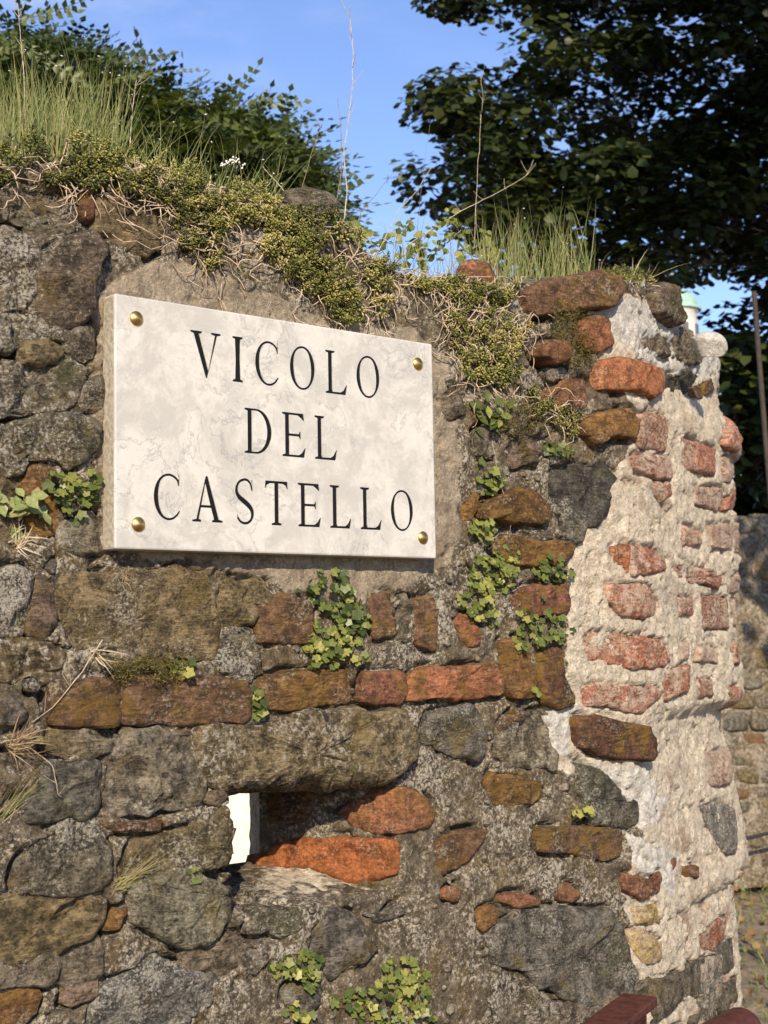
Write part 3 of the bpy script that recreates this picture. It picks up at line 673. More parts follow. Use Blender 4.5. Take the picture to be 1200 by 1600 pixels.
# crown of the wall: rows that run back over the top
top_rows = 14; tV = []
for k in range(1, top_rows+1):
    f = k/top_rows; y = D(xs, ztop(xs))*(1-f)+BACK*f
    pt = np.stack([xs, y, ztop(xs)+.03*math.sin(math.pi*f)], 1); pt[:, 2] += fbm(pt, 14, 4, 61)*.022*min(1, k/2)
    tV.append(pt)
V = np.concatenate([V]+tV); rows = nrow+top_rows
I = np.arange(rows*ncol).reshape(rows, ncol)
F = np.stack([I[:-1, :-1], I[:-1, 1:], I[1:, 1:], I[1:, :-1]], -1)
cx = (xs[:-1]+xs[1:])/2; hole = np.zeros(F.shape[:2], bool)
zc = (ZZ[:-1, :-1]+ZZ[1:, 1:])/2
hole[:nrow-1] = (cx[None] > XL) & (cx[None] < XE) & (zc > ZSILL+.029) & (zc < ZLINT+.004)
me = mesh_np('mortar', V, F[~hole].reshape(-1, 4))
ext = lambda a, v: np.concatenate([a, np.full(top_rows*ncol, v)])
attr(me, 'new_mortar', ext(new, 0)); attr(me, 'beige_mortar', ext(bei, 0)); attr(me, 'white_mortar', ext(whi, 0)); attr(me, 'pink_mortar', ext(pnk, 0))
obj('mortar', me, M_MORT, wall)
# back of the wall with the loophole left open
bx_ = np.unique(np.concatenate([np.linspace(-1.35, XEND, 24), [XL-.20, XRB]])); ztm = ztop(bx_)+.005
zl_ = [0, .4, .8, ZSB-.0, ZLINT, 1.6, 1.8]
bv, bf = [], []
for i, x in enumerate(bx_):
    for z in zl_+[ztm[i]]: bv.append((x, BACK, z))
nz = len(zl_)+1
for i in range(len(bx_)-1):
    for k in range(nz-1):
        if bx_[i] >= XL-.201 and bx_[i+1] <= XRB+.001 and k == 3: continue
        bf.append((i*nz+k, i*nz+k+1, (i+1)*nz+k+1, (i+1)*nz+k))
me = mesh_np('back_face', np.array(bv), np.array(bf), False); obj('back_face', me, M_MORT, wall)
lv = np.array([(-1.35, 0, 0), (-1.35, BACK, 0), (-1.35, BACK, TZ[0]), (-1.35, 0, TZ[0])]); obj('side_face', mesh_np('side_face', lv, np.array([[0, 1, 2, 3]]), False), M_MORT, wall)
# loophole lining: jamb, floor, soffit, straight reveal
def lining():
    n = 18; f = np.linspace(0, 1, n); Vs, Fs, o = [], [], 0
    def sheet(a, b, c, d, sdv):
        nonlocal o
        u, v = np.meshgrid(f, f); u, v = u.ravel()[:, None], v.ravel()[:, None]
        P = (np.array(a)*(1-u)+np.array(b)*u)*(1-v)+(np.array(d)*(1-u)+np.array(c)*u)*v
        nrm = np.cross(np.array(b)-np.array(a), np.array(d)-np.array(a)); nrm = nrm/np.linalg.norm(nrm)
        P = P+nrm[None]*(fbm(P, 30, 4, sdv)*.005)[:, None]
        Vs.append(P); k = np.arange(n*n).reshape(n, n); Fs.append(np.stack([k[:-1, :-1], k[:-1, 1:], k[1:, 1:], k[1:, :-1]], -1).reshape(-1, 4)+o); o += n*n
    z1, zt_ = ZSILL+.024, ZLINT+.010
    sheet((XL, YE-.03, z1-.02), (XL-.20, BACK, ZSB-.02), (XL-.20, BACK, zt_), (XL, -.002, zt_), 71)
    sheet((XE+.004, YE-.006, z1-.02), (XRB, BACK, ZSB-.02), (XRB, BACK, zt_), (XE+.004, YE-.006, zt_), 72)
    sheet((XL-.005, YE-.02, z1), (XE+.01, YE-.02, z1), (XRB+.01, BACK, ZSB), (XL-.22, BACK, ZSB), 73)
    sheet((XL-.02, -.0, ZLINT+.004), (XR, .0, ZLINT+.006), (XR, BACK, ZLINT+.006), (XL-.22, BACK, ZLINT+.004), 74)
    return mesh_np('loophole_lining', np.concatenate(Vs), np.concatenate(Fs))
me = lining(); w_ = np.zeros(len(me.vertices)); attr(me, 'beige_mortar', w_+.6); obj('loophole_lining', me, M_MORT, wall)
# pebbles in the mortar, too many and small to pick apart
def pebbles(n=420):
    bm = bmesh.new(); bmesh.ops.create_icosphere(bm, subdivisions=1, radius=1); tv = np.array([v.co[:] for v in bm.verts]); tf = np.array([[v.index for v in f.verts] for f in bm.faces]); bm.free()
    cand = np.nonzero((sd > .004) & (gx > -.28) & (gx < 1.45) & (gz > .95) & (edge_end < .1) & (wz(gx, gz)*(gx > XL)*(gx < XR) < .1) & (bei < .5) & (fresh < .3))[0]
    k = rng.choice(cand, n, replace=False); n_ = nn[k]; s = rng.uniform(.0016, .0055, n)*np.where(rng.random(n) < .12, 1.7, 1)
    R_ = frames(n_+rng.normal(0, .3, (n, 3)), rng.uniform(0, 6.28, n)); sc = np.stack([s*rng.uniform(.8, 1.5, n), s, s*rng.uniform(.5, .9, n)], 1)
    Vp, Fp = scatter(tv, tf, V[k]+n_*(s*.2)[:, None], R_, sc)
    Vp = Vp+fbm(Vp, 260, 2, 5)[:, None]*.0006
    me = mesh_np('pebbles', Vp, Fp); o = obj('pebbles', me, M_STONE, wall, (.24, .20, .15, .6)); o['kind'] = 'stuff'
pebbles()
# loose pieces sitting on the crown
def lump(px, py, size, kind, seed, back=.05, sc=(1, 1, 1), name='stone'):
    bm = bmesh.new(); bmesh.ops.create_icosphere(bm, subdivisions=4, radius=1); Vv = np.array([v.co[:] for v in bm.verts]); Ff = np.array([[v.index for v in f.verts] for f in bm.faces]); bm.free()
    r = np.random.default_rng(seed)
    for k in range(9):
        d = r.normal(0, 1, 3); d /= np.linalg.norm(d); m = r.uniform(.55, .85); pr = Vv@d; Vv = Vv-np.maximum(pr-m, 0)[:, None]*d[None]
    Vv = Vv*np.array(sc)*size; Q = Vv+seed
    Vv = Vv*(1+(fbm(Q, 25, 4, seed)*.12+fbm(Q, 110, 3, seed+2)*.05)[:, None])
    p = surf([px], [py])[0]; P0 = on_plane_y(px, py, back)[0]
    me = mesh_np(name, Vv+P0, Ff); col, crust, mt = KIND[kind][:3]
    return obj(name, me, {'s': M_STONE, 'b': M_BRICK, 'p': M_DUST}[mt], wall, (*col, crust))
lump(748, 436, .038, 'r', 3, .03, (1.0, .8, .85), 'brick'); lump(482, 326, .046, 'l', 5, .07, (1.25, .8, .6)); 
o = lump(1106, 542, .032, 'w', 8, .0, (1.1, 1, .85), 'mortar_lump'); attr(o.data, 'white_mortar', np.ones(len(o.data.vertices))); o.data.materials[0] = M_MORT
P0 = surf([1098], [545])[0]
#@@PLAQUE
# ------------------------------------------------------------------ marble plaque
PW, PH, PT = .50, .30, .030; PZ = EYE+.107
plaque = thing('street_name_plaque', 'white veined marble plaque engraved VICOLO DEL CASTELLO, fixed with four brass studs', 'plaque')
def glyph(ch, w, h):
    """outlines (first outer, then holes) of an engraved roman capital in a w x h box, metres"""
    t, n, sr = .0066, .0031, .0022          # thick stroke, thin stroke, serif thickness
    s = .0045                                # serif overhang
    def stem(x, y0, y1, top=True, bot=True):  # left outline pieces helper
        return x
    def arc(cx, cy, rx, ry, a0, a1, k=28):
        return [(cx+rx*math.cos(math.radians(a0+(a1-a0)*i/k)), cy+ry*math.sin(math.radians(a0+(a1-a0)*i/k))) for i in range(k+1)]
    b = .0035
    if ch == 'I':
        x = w/2-t/2
        return [[(x-s, 0), (x+t+s, 0), (x+t+s, sr), (x+t+.0008, b), (x+t, h/2), (x+t+.0008, h-b), (x+t+s, h-sr), (x+t+s, h), (x-s, h), (x-s, h-sr), (x-.0008, h-b), (x, h/2), (x-.0008, b), (x-s, sr)]]
    if ch == 'L':
        x = s
        return [[(0, 0), (w*.93, 0), (w, h*.24), (w-.0016, h*.24), (w*.82, .0058), (w*.70, .0030), (x+t+.001, .0028), (x+t, .006), (x+t, h-b), (x+t+s, h-sr), (x+t+s, h), (0, h), (0, h-sr), (x, h-b), (x, b), (0, sr)]]
    if ch == 'E':
        x = s; m = h*.50
        return [[(0, 0), (w*.94, 0), (w, h*.22), (w-.0016, h*.22), (w*.82, .0056), (w*.70, .0029), (x+t, .0028), (x+t, m-n/2), (w*.70, m-n/2), (w*.74, m-h*.085), (w*.74+.0018, m-h*.085), (w*.74+.0018, m+h*.085), (w*.74, m+h*.085), (w*.70, m+n/2), (x+t, m+n/2),
                 (x+t, h-.0028), (w*.66, h-.0029), (w*.78, h-.0056), (w*.90, h-h*.16), (w*.90+.0018, h-h*.16), (w*.88+.001, h), (0, h), (0, h-sr), (x, h-b), (x, b), (0, sr)]]
    if ch == 'T':
        x = w/2-t/2
        return [[(x-s, 0), (x+t+s, 0), (x+t+s, sr), (x+t, b), (x+t, h-.0030), (w*.78, h-.0032), (w*.90, h-.0055), (w-.0018, h-h*.17), (w, h-h*.17), (w*.98, h), (w*.02, h), (0, h-h*.17), (.0018, h-h*.17), (w*.10, h-.0055), (w*.22, h-.0032), (x, h-.0030), (x, b), (x-s, sr)]]
    if ch == 'V':
        c = w*.52
        return [[(c-.0010, 0), (c+.0010, 0), (w-s-.0006, h-b), (w, h-sr), (w, h), (w-2*s-n-.002, h), (w-2*s-n-.002, h-sr), (w-s-n-.0012, h-b), (c+.0026, h*.17), (s+t+.0014, h-b), (2*s+t+.001, h-sr), (2*s+t+.001, h), (0, h), (0, h-sr), (s, h-b)]]
    if ch == 'A':
        c = w*.47; y = h*.34
        def lx(yy): return s+n*.2+(c-.0016-(s+n*.2))*yy/h         # outer left edge
        def rx(yy): return (w-s)+(c+.0020-(w-s))*yy/h             # outer right edge
        il = lambda yy: lx(yy)+n*1.1; ir = lambda yy: rx(yy)-t*1.12
        apex = h*.83
        return [[(0, 0), (2*s+n+.001, 0), (2*s+n+.001, sr), (il(b)+.0004, b), (il(y-n/2), y-n/2), (ir(y-n/2), y-n/2), (ir(b), b), (w-2*s-t, sr), (w-2*s-t, 0), (w, 0), (w, sr), (rx(b), b), (c+.0020, h), (c-.0012, h), (lx(b), b), (0, sr)],
                [(il(y+n/2), y+n/2), (ir(y+n/2), y+n/2), ((il(apex)+ir(apex))/2, apex)]]
    if ch == 'D':
        x = s
        o = [(0, 0), (w*.42, 0)]+arc(w*.42, h/2, w*.58, h/2, -90, 90)+[(0, h), (0, h-sr), (x, h-b), (x, b), (0, sr)]
        i = [(x+t, .0026), (w*.40, .0024)]+arc(w*.40, h/2, w*.60-t*1.05, h/2-.0024, -90, 90)+[(x+t, h-.0026)]
        return [o, i]
    if ch == 'O':
        o = arc(w/2, h/2, w/2, h/2, 0, 360, 56)[:-1]; i = []
        for a in range(56):
            an = math.radians(a*360/56); wd = n+(t-n)*abs(math.cos(an-.22))**1.6
            i.append((w/2+(w/2-wd*.98)*math.cos(an), h/2+(h/2-max(n*.9, wd*.55))*math.sin(an)))
        return [o, i]
    if ch == 'C':
        rx_, ry_ = w*.56, h/2; cx, cy = rx_, h/2; o, i = [], []
        for k in range(45):
            a = 50+(310-50)*k/44; an = math.radians(a); wd = n+(t-n)*max(0, -math.cos(an-.15))**1.4
            o.append((cx+rx_*math.cos(an), cy+ry_*math.sin(an))); i.append((cx+(rx_-wd)*math.cos(an), cy+(ry_-max(n*.9, wd*.6))*math.sin(an)))
        e0, e1 = o[0], o[-1]
        top = [(w-.0030, h*.74), (w-.0014, h*.74), (w-.0014, h*.985), (w-.0030, h*.985), (e0[0]+.001, e0[1]+.001)]
        bot = [(w-.0004, h*.19), (w-.0016, h*.22)]
        return [[*o, *bot, *i[::-1], *top]]
    if ch == 'S':
        pts = [(.90, .80), (.83, .90), (.66, .975), (.46, .982), (.24, .93), (.10, .82), (.09, .70), (.20, .60), (.42, .52), (.68, .43), (.87, .33), (.93, .22), (.86, .10), (.68, .03), (.46, .015), (.26, .055), (.12, .15), (.06, .24)]
        P = np.array(pts)*np.array([w, h]); u = np.linspace(0, len(P)-1, 70); k = np.arange(len(P))
        def cr(c):
            i = np.clip(u.astype(int), 0, len(P)-2); f = u-i; g = lambda q: c[np.clip(q, 0, len(P)-1)]
            a, b_, c_, d_ = g(i-1), g(i), g(i+1), g(i+2)
            return .5*((2*b_)+(-a+c_)*f+(2*a-5*b_+4*c_-d_)*f**2+(-a+3*b_-3*c_+d_)*f**3)
        x, y = cr(P[:, 0]), cr(P[:, 1]); tx, ty = np.gradient(x), np.gradient(y); l = np.hypot(tx, ty); nx, ny = -ty/l, tx/l
        wd = n/2+(t-n)/2*np.exp(-((np.linspace(0, 1, 70)-.5)/.17)**2)
        a = [(x[i]+nx[i]*wd[i], y[i]+ny[i]*wd[i]) for i in range(70)]; b2 = [(x[i]-nx[i]*wd[i], y[i]-ny[i]*wd[i]) for i in range(70)]
        t0 = [(w*.90-.0008, h*.74), (w*.90+.0012, h*.74), (w*.90+.0012, h*.985), (w*.90-.0008, h*.985)]
        t1 = [(w*.06+.0010, h*.28), (w*.06-.0010, h*.28), (w*.06-.0010, h*.01), (w*.06+.0008, h*.01)]
        # a runs on the left of travel; terminals closed with upright serifs
        return [[*a, t1[0], t1[1], t1[2], t1[3], *b2[::-1], t0[3], t0[2], t0[1], t0[0]]]
Z8 = (150, 430, 2.1053)
LET = [[('V', 311, 411, 180, 335), ('I', 446, 487, 203, 348), ('C', 524, 602, 217, 362), ('O', 638, 720, 236, 380), ('L', 755, 826, 250, 392), ('O', 857, 933, 268, 408)],
       [('D', 489, 578, 438, 585), ('E', 613, 690, 454, 600), ('L', 720, 793, 466, 608)],
       [('C', 190, 278, 648, 805), ('A', 316, 417, 660, 811), ('S', 458, 519, 668, 818), ('T', 556, 632, 677, 822), ('E', 665, 740, 686, 827), ('L', 770, 840, 695, 832), ('L', 870, 940, 702, 838), ('O', 970, 1043, 708, 845)]]
YF = -PT
boxes = []
for line in LET:
    zz = []
    for ch, a, b, c, d in line:
        (x0, y0), = T(Z8, [(a, (c+d)/2)]); (x1, _y), = T(Z8, [(b, (c+d)/2)]); (xm, yt), = T(Z8, [((a+b)/2, c)]); (_x, yb), = T(Z8, [((a+b)/2, d)])
        pa, pb, pt, pb2 = on_plane_y(x0, y0, YF)[0], on_plane_y(x1, y0, YF)[0], on_plane_y(xm, yt, YF)[0], on_plane_y(xm, yb, YF)[0]
        zz.append((pt[2], pb2[2])); boxes.append([ch, pa[0], pb[0]])
    zt, zb = np.mean([a for a, b in zz]), np.mean([b for a, b in zz])
    for bb in boxes[-len(line):]: bb += [zt, zb]
def curve_mesh(outlines, ext, off=0.0):
    cu = bpy.data.curves.new('c', 'CURVE'); cu.dimensions = '2D'; cu.fill_mode = 'BOTH'; cu.extrude = ext; cu.offset = off
    for ol in outlines:
        sp = cu.splines.new('POLY'); sp.points.add(len(ol)-1); sp.use_cyclic_u = True
        for p, (x, y) in zip(sp.points, ol): p.co = (x, y, 0, 1)
    o = bpy.data.objects.new('c', cu); C.objects.link(o); dg = bpy.context.evaluated_depsgraph_get()
    me = bpy.data.meshes.new_from_object(o.evaluated_get(dg)); bpy.data.objects.remove(o, do_unlink=True)
    return me
M_PAINT = plain('black_letter_paint', (.007, .007, .0075), .5, var=.3, scale=300); M_PAINT.node_tree.nodes['Principled BSDF'].inputs['Specular IOR Level'].default_value = .2
M_BRASS = plain('polished_brass', (.55, .38, .13), .34, 1.0, var=.15, scale=120)
M_CUT = plain('sawn_marble_edge', (.40, .345, .26), .8, 0, .0012, 150, .3)
# slab
bm = bmesh.new(); add_box(bm, (PW/2, -PT/2, PZ+PH/2), (PW, PT, PH), None, .0024)
bmesh.ops.recalc_face_normals(bm, faces=bm.faces)
slab = bm_obj('slab', bm, M_MARB, plaque); slab.data.materials.append(M_CUT)
# letters: cut and paint
cb = bmesh.new(); Lm = []
for ch, x0, x1, zt, zb in boxes:
    ol = glyph(ch, x1-x0, zt-zb)
    for ext, depth, off, store in ((.0022, 0.0, 0.0, 'cut'), (.0006, .0016, -.00012, 'paint')):
        me = curve_mesh(ol, ext, off)
        # local (x, y, z) -> world (X, Y, Z): x->X, y->Z, z->-Y
        me.transform(Matrix(((1, 0, 0, x0), (0, 0, -1, YF+depth), (0, 1, 0, zb), (0, 0, 0, 1))))
        if store == 'cut': cb.from_mesh(me); bpy.data.meshes.remove(me)
        else: me.name = 'letter'; Lm.append((ch, me))
bmesh.ops.remove_doubles(cb, verts=cb.verts, dist=1e-6); bmesh.ops.recalc_face_normals(cb, faces=cb.faces)
cme = bpy.data.meshes.new('cutter'); cb.to_mesh(cme); cb.free(); cut = bpy.data.objects.new('cutter', cme); C.objects.link(cut)
md = slab.modifiers.new('engrave', 'BOOLEAN'); md.operation = 'DIFFERENCE'; md.object = cut; md.solver = 'EXACT'; md.use_self = True
dg = bpy.context.evaluated_depsgraph_get(); me = bpy.data.meshes.new_from_object(slab.evaluated_get(dg))
slab.modifiers.clear(); slab.data = me; bpy.data.objects.remove(cut, do_unlink=True)
for p in me.polygons:
    p.use_smooth = False
    if p.normal.x < -.95 or p.normal.x > .95 and p.center.x > PW-.003: p.material_index = 1
for ch, me in Lm: obj('letter', me, M_PAINT, plaque)
def lathe(name, prof, mat, parent, loc, axis='-Y', seg=32):
    pr = np.array(prof); an = np.arange(seg)*2*math.pi/seg
    r, z = pr[:, 0], pr[:, 1]
    Vv = np.stack([r[:, None]*np.cos(an)[None], -np.repeat(z[:, None], seg, 1), r[:, None]*np.sin(an)[None]], -1).reshape(-1, 3) if axis == '-Y' else \
         np.stack([r[:, None]*np.cos(an)[None], r[:, None]*np.sin(an)[None], np.repeat(z[:, None], seg, 1)], -1).reshape(-1, 3)
    i = np.arange(len(pr)-1)[:, None]*seg+np.arange(seg)[None]; j = np.arange(len(pr)-1)[:, None]*seg+(np.arange(seg)+1)[None] % seg
    Fq = np.stack([i, j, j+seg, i+seg], -1).reshape(-1, 4)
    me = mesh_np(name, Vv+np.array(loc), Fq); return obj(name, me, mat, parent)
for px, py in ((215, 497), (655, 568), (663, 840), (218, 819)):
    p = on_plane_y(px, py, YF-.003)[0]
    lathe('stud', [(.0088, -.0005), (.0090, .0006), (.0086, .0014), (.0068, .0027), (.0044, .0040), (.0020, .0050), (.0006, .0053), (1e-5, .00535)], M_BRASS, plaque, (p[0], YF, p[2]))
#@@PLANTS
# ------------------------------------------------------------------ plants on the wall
M_SED = mat_leaf('stonecrop_leaf', [(.085, .085, .028), (.245, .250, .058), (.56, .47, .18)], .45, .2)
M_STEM = plain('bare_stonecrop_stem', (.46, .35, .235), .7, 0, 0, 200, .35)
M_TOAD = mat_leaf('toadflax_leaf', [(.050, .072, .018), (.150, .178, .040), (.330, .310, .080)], .38, .3)
M_TSTEM = plain('toadflax_stem', (.16, .10, .05), .7)
M_GRASS = mat_leaf('grass_blade', [(.115, .150, .042), (.215, .230, .075), (.42, .33, .16)], .5, .3)
M_DRY = mat_leaf('dry_straw', [(.20, .13, .07), (.42, .31, .18), (.60, .50, .34)], .6, .2)
M_TWIG = plain('dry_twig', (.20, .14, .09), .8, 0, 0, 150, .35)
M_TWIGP = plain('pale_dry_twig', (.42, .34, .24), .8, 0, 0, 150, .3)
M_WHITE = plain('white_petals', (.74, .72, .64), .6, 0, 0, 200, .1)
M_MOSS = mat_leaf('moss', [(.05, .04, .012), (.10, .085, .02), (.18, .14, .035)], .8, .0)
def octa(base_r=.0):
    tv = np.array([(0, 0, 0), (.55, .2, 0), (.58, 0, .14), (.55, -.2, 0), (.5, 0, -.10), (1, 0, .02)], float)
    tf = np.array([(0, 1, 2), (0, 2, 3), (0, 3, 4), (0, 4, 1), (5, 2, 1), (5, 3, 2), (5, 4, 3), (5, 1, 4)])
    return tv, tf
def rosette(nl=17, stem=.9, seed=0):
    r = np.random.default_rng(seed); tv, tf = octa(); Vs, Fs = [], []
    for k in range(nl):
        f = k/(nl-1); az = k*2.39996+r.uniform(-.2, .2); el = math.radians(-5+75*f+r.uniform(-10, 10)); L = (1.0-.45*f)*r.uniform(.85, 1.1)
        d = np.array([math.cos(az)*math.cos(el), math.sin(az)*math.cos(el), math.sin(el)]); y = np.array([-math.sin(az), math.cos(az), 0]); z = np.cross(d, y)
        R_ = np.stack([d, y, z], 1); Vs.append((tv*L)@R_.T+np.array([0, 0, stem*f])); Fs.append(tf+k*6)
    return np.concatenate(Vs), np.concatenate(Fs), nl*6
def wall_points(poly, n, r, ymax=.12, out=(0, .012), patch=False):
    """random points on (or on top of) the wall inside a pixel polygon"""
    p = np.array(poly, float); P = []; Nn = []
    while len(P) < n:
        x = r.uniform(p[:, 0].min(), p[:, 0].max(), 400); y = r.uniform(p[:, 1].min(), p[:, 1].max(), 400); m = pip(x, y, poly)
        if patch: m &= fbm(np.stack([x, y, x*0], 1), .03, 3, 88) > -.22
        x, y = x[m], y[m]
        if not len(x): continue
        q = surf(x, y); ok = (q[:, 2] < ztop(q[:, 0])+.004) & (q[:, 1] < BACK-.05)
        nr = Nrm(q[:, 0], q[:, 2])
        for i in range(len(x)):
            if ok[i]:
                P.append(q[i]+nr[i]*r.uniform(*out)); Nn.append(nr[i]+np.array([0, 0, .5]))
            else:
                Y = r.uniform(0, ymax); t = on_plane_y(x[i], y[i], Y)[0]; zt = ztop(t[0])
                if t[2] > zt+.05: t[2] = zt+r.uniform(.0, .05)
                P.append(t); Nn.append(np.array([0, -.5, 1.]))
    return np.array(P[:n]), np.array(Nn[:n])
def sedum(name, label, poly, n, seed, nst, size=(.0072, .0118), stem_bias=None, lift=(0, .014), pts=None):
    r = np.random.default_rng(seed)
    o = thing(name, label, 'stonecrop')
    P, Nn = wall_points(poly, n, r, .14, lift, True) if pts is None else pts(r, n)
    vv, ff, at = [], [], []; off = 0; k3 = np.array_split(np.arange(n), 4)
    for i, ids in enumerate(k3):
        tv, tf, k = rosette(11+i*2, .7+.25*i, seed+i)
        dirs = Nn[ids]+r.normal(0, .38, (len(ids), 3)); s = r.uniform(*size, len(ids))
        a, b = scatter(tv, tf, P[ids], frames(dirs, r.uniform(0, 6.28, len(ids))), s)
        tone = np.clip(.42+.6*fbm(P[ids], 13, 3, seed)+r.normal(0, .22, len(ids)), 0, 1)
        vv.append(a); ff.append(b+off); off += len(a); at.append(np.clip(np.repeat(tone, k)+np.repeat(r.normal(0, .13, len(a)//6), 6), 0, 1))
    me = mesh_np('foliage', np.concatenate(vv), np.concatenate(ff)); attr(me, 'tint', np.concatenate(at))
    f_ = obj('foliage', me, M_SED, o); f_['kind'] = 'stuff'
    # bare creeping stems
    paths, rad = [], []
    Ps, Ns = wall_points(stem_bias or poly, nst, r, .04, (.002, .008)) if pts is None else pts(r, nst)
    for p in Ps:
        L = int(r.integers(6, 15)); q = [p]; d = np.array([r.normal(0, .7), 0, r.normal(-.35, .55)]); d /= np.linalg.norm(d)
        for k in range(L):
            d = d+np.array([r.normal(0, .5), 0, r.normal(-.04, .42)]); d /= np.linalg.norm(d); c = q[-1]+d*.0075
            zt = float(ztop(np.array([c[0]]))[0]); lf = .006+.010*abs(math.sin(k*.5+p[0]*50))
            c[2] = min(c[2], zt+.006)
            if c[2] < zt: c[1] = float(D(np.array([c[0]]), np.array([c[2]]))[0])-lf
            q.append(c)
        paths.append(np.array(q)); rad.append(r.uniform(.0005, .00105)*np.linspace(1.1, .7, len(q)))
    Vt, Ft_ = tubes(paths, rad, 5); s_ = obj('bare_stems', mesh_np('bare_stems', Vt, Ft_), M_STEM, o); s_['kind'] = 'stuff'
    o['kind'] = 'stuff'
    return o
sedum('stonecrop_mat', 'yellow-green stonecrop mat along the left top of the wall, spilling towards the plaque',
      [(-20, 222), (60, 212), (150, 222), (230, 238), (300, 262), (350, 280), (430, 300), (440, 330), (430, 395), (400, 385), (350, 365), (300, 352), (240, 322), (190, 306), (120, 296), (60, 290), (-20, 288)], 640, 11, 90, lift=(0, .014))
sedum('stonecrop_cushion', 'thick stonecrop cushion hanging just above the plaque top edge', [(430, 330), (480, 325), (545, 350), (565, 395), (600, 420), (600, 470), (580, 505), (545, 512), (515, 505), (480, 465), (445, 440), (400, 395)], 330, 12, 40, lift=(0, .022))
sedum('stonecrop_strip', 'thin stonecrop strip with tangled pale stems between cushion and red stone', [(590, 410), (640, 425), (700, 440), (740, 440), (740, 470), (690, 470), (640, 452), (600, 445)], 95, 13, 44)
sedum('stonecrop_curtain', 'stonecrop curtain with dangling pale stems right of the plaque', [(692, 452), (760, 446), (826, 452), (828, 500), (808, 540), (795, 568), (805, 592), (780, 605), (735, 602), (704, 580), (692, 520)], 300, 14, 85, lift=(0, .014))
sedum('stonecrop_sprigs', 'few stonecrop sprigs growing below the hanging curtain by the brick ledge', [(800, 600), (850, 610), (905, 660), (890, 690), (850, 660), (810, 640)], 45, 15, 14)
sedum('stonecrop_tuft', 'small stonecrop tuft on the very top of the broken end', [(930, 425), (1005, 428), (1025, 445), (960, 440)], 60, 16, 6)
sedum('stonecrop_trail', 'sparse stonecrop trail with long bare stems hanging left above the plaque', [(255, 345), (335, 350), (350, 395), (330, 430), (310, 425), (280, 390)], 60, 17, 24)
def _left(r, n):
    X = r.uniform(-1.33, -.13, n); Y = np.where(r.random(n) < .45, -.006, r.uniform(0, .25, n)); zt = ztop(X); Z = np.where(Y < 0, zt-r.uniform(0, .06, n), zt+.01+.02*np.sin(math.pi*np.clip(Y/BACK, 0, 1)))
    return np.stack([X, Y, Z], 1), np.tile([[0, -.5, 1.]], (n, 1))
sedum('stonecrop_border', 'stonecrop border at the outermost left of the wall top', [], 420, 18, 40, pts=_left)
# moss on the small ledges
def moss(label, poly, n, seed):
    r = np.random.default_rng(seed); P, Nn = wall_points(poly, n, r, .05, (.004, .022)); tv = np.array([(0, -.12, 0), (0, .12, 0), (1, 0, 0.)]); tf = np.array([(0, 1, 2)])
    k = 7; P2 = np.repeat(P, k, 0)+r.normal(0, .0025, (n*k, 3)); R_ = frames(r.normal(0, 1, (n*k, 3)), r.uniform(0, 6.28, n*k))
    a, b = scatter(tv, tf, P2, R_, r.uniform(.003, .007, n*k)); me = mesh_np('moss_cushion', a, b); attr(me, 'tint', np.repeat(r.uniform(0, 1, n*k), 3))
    tag(obj('moss_cushion', me, M_MOSS), label, 'moss', kind='stuff')
moss('dark brown moss between the orange stone and the ledge brick', [(850, 470), (900, 455), (905, 520), (930, 555), (900, 580), (870, 560), (850, 520)], 420, 21)
moss('brown moss under the green weed right of the plaque', [(760, 640), (830, 620), (850, 660), (800, 690), (760, 670)], 200, 22)
moss('olive moss fringe above the long brown brick', [(165, 1035), (215, 1025), (285, 1030), (280, 1062), (230, 1065), (175, 1062)], 260, 23)

def leaf_palmate():
    an, rr = [], []
    for k, (a, q) in enumerate([(-150, .62), (-128, .92), (-100, .74), (-72, 1.0), (-42, .78), (0, 1.08), (42, .78), (72, 1.0), (100, .74), (128, .92), (150, .62), (180, .18)]):
        an.append(math.radians(a)); rr.append(q)
    v = [(0, 0, 0)]+[(q*math.cos(a)+.15, q*math.sin(a), .16*q*q-.10*abs(math.sin(3*a))) for a, q in zip(an, rr)]
    f = [(0, 1+i, 1+(i+1) % 12) for i in range(12)]
    return np.array(v, float), np.array(f)
def leaf_oval(w=.38):
    t = [(0, 0, 0), (.3, w*.85, .05), (.62, w, .06), (1, 0, -.08), (.62, -w, .06), (.3, -w*.85, .05), (.35, 0, -.04), (.65, 0, -.05)]
    f = [(0, 6, 1), (1, 6, 7), (1, 7, 2), (2, 7, 3), (3, 7, 4), (4, 7, 5), (5, 7, 6), (5, 6, 0)]
    return np.array(t, float), np.array(f)
PAL = leaf_palmate(); OVAL = leaf_oval()
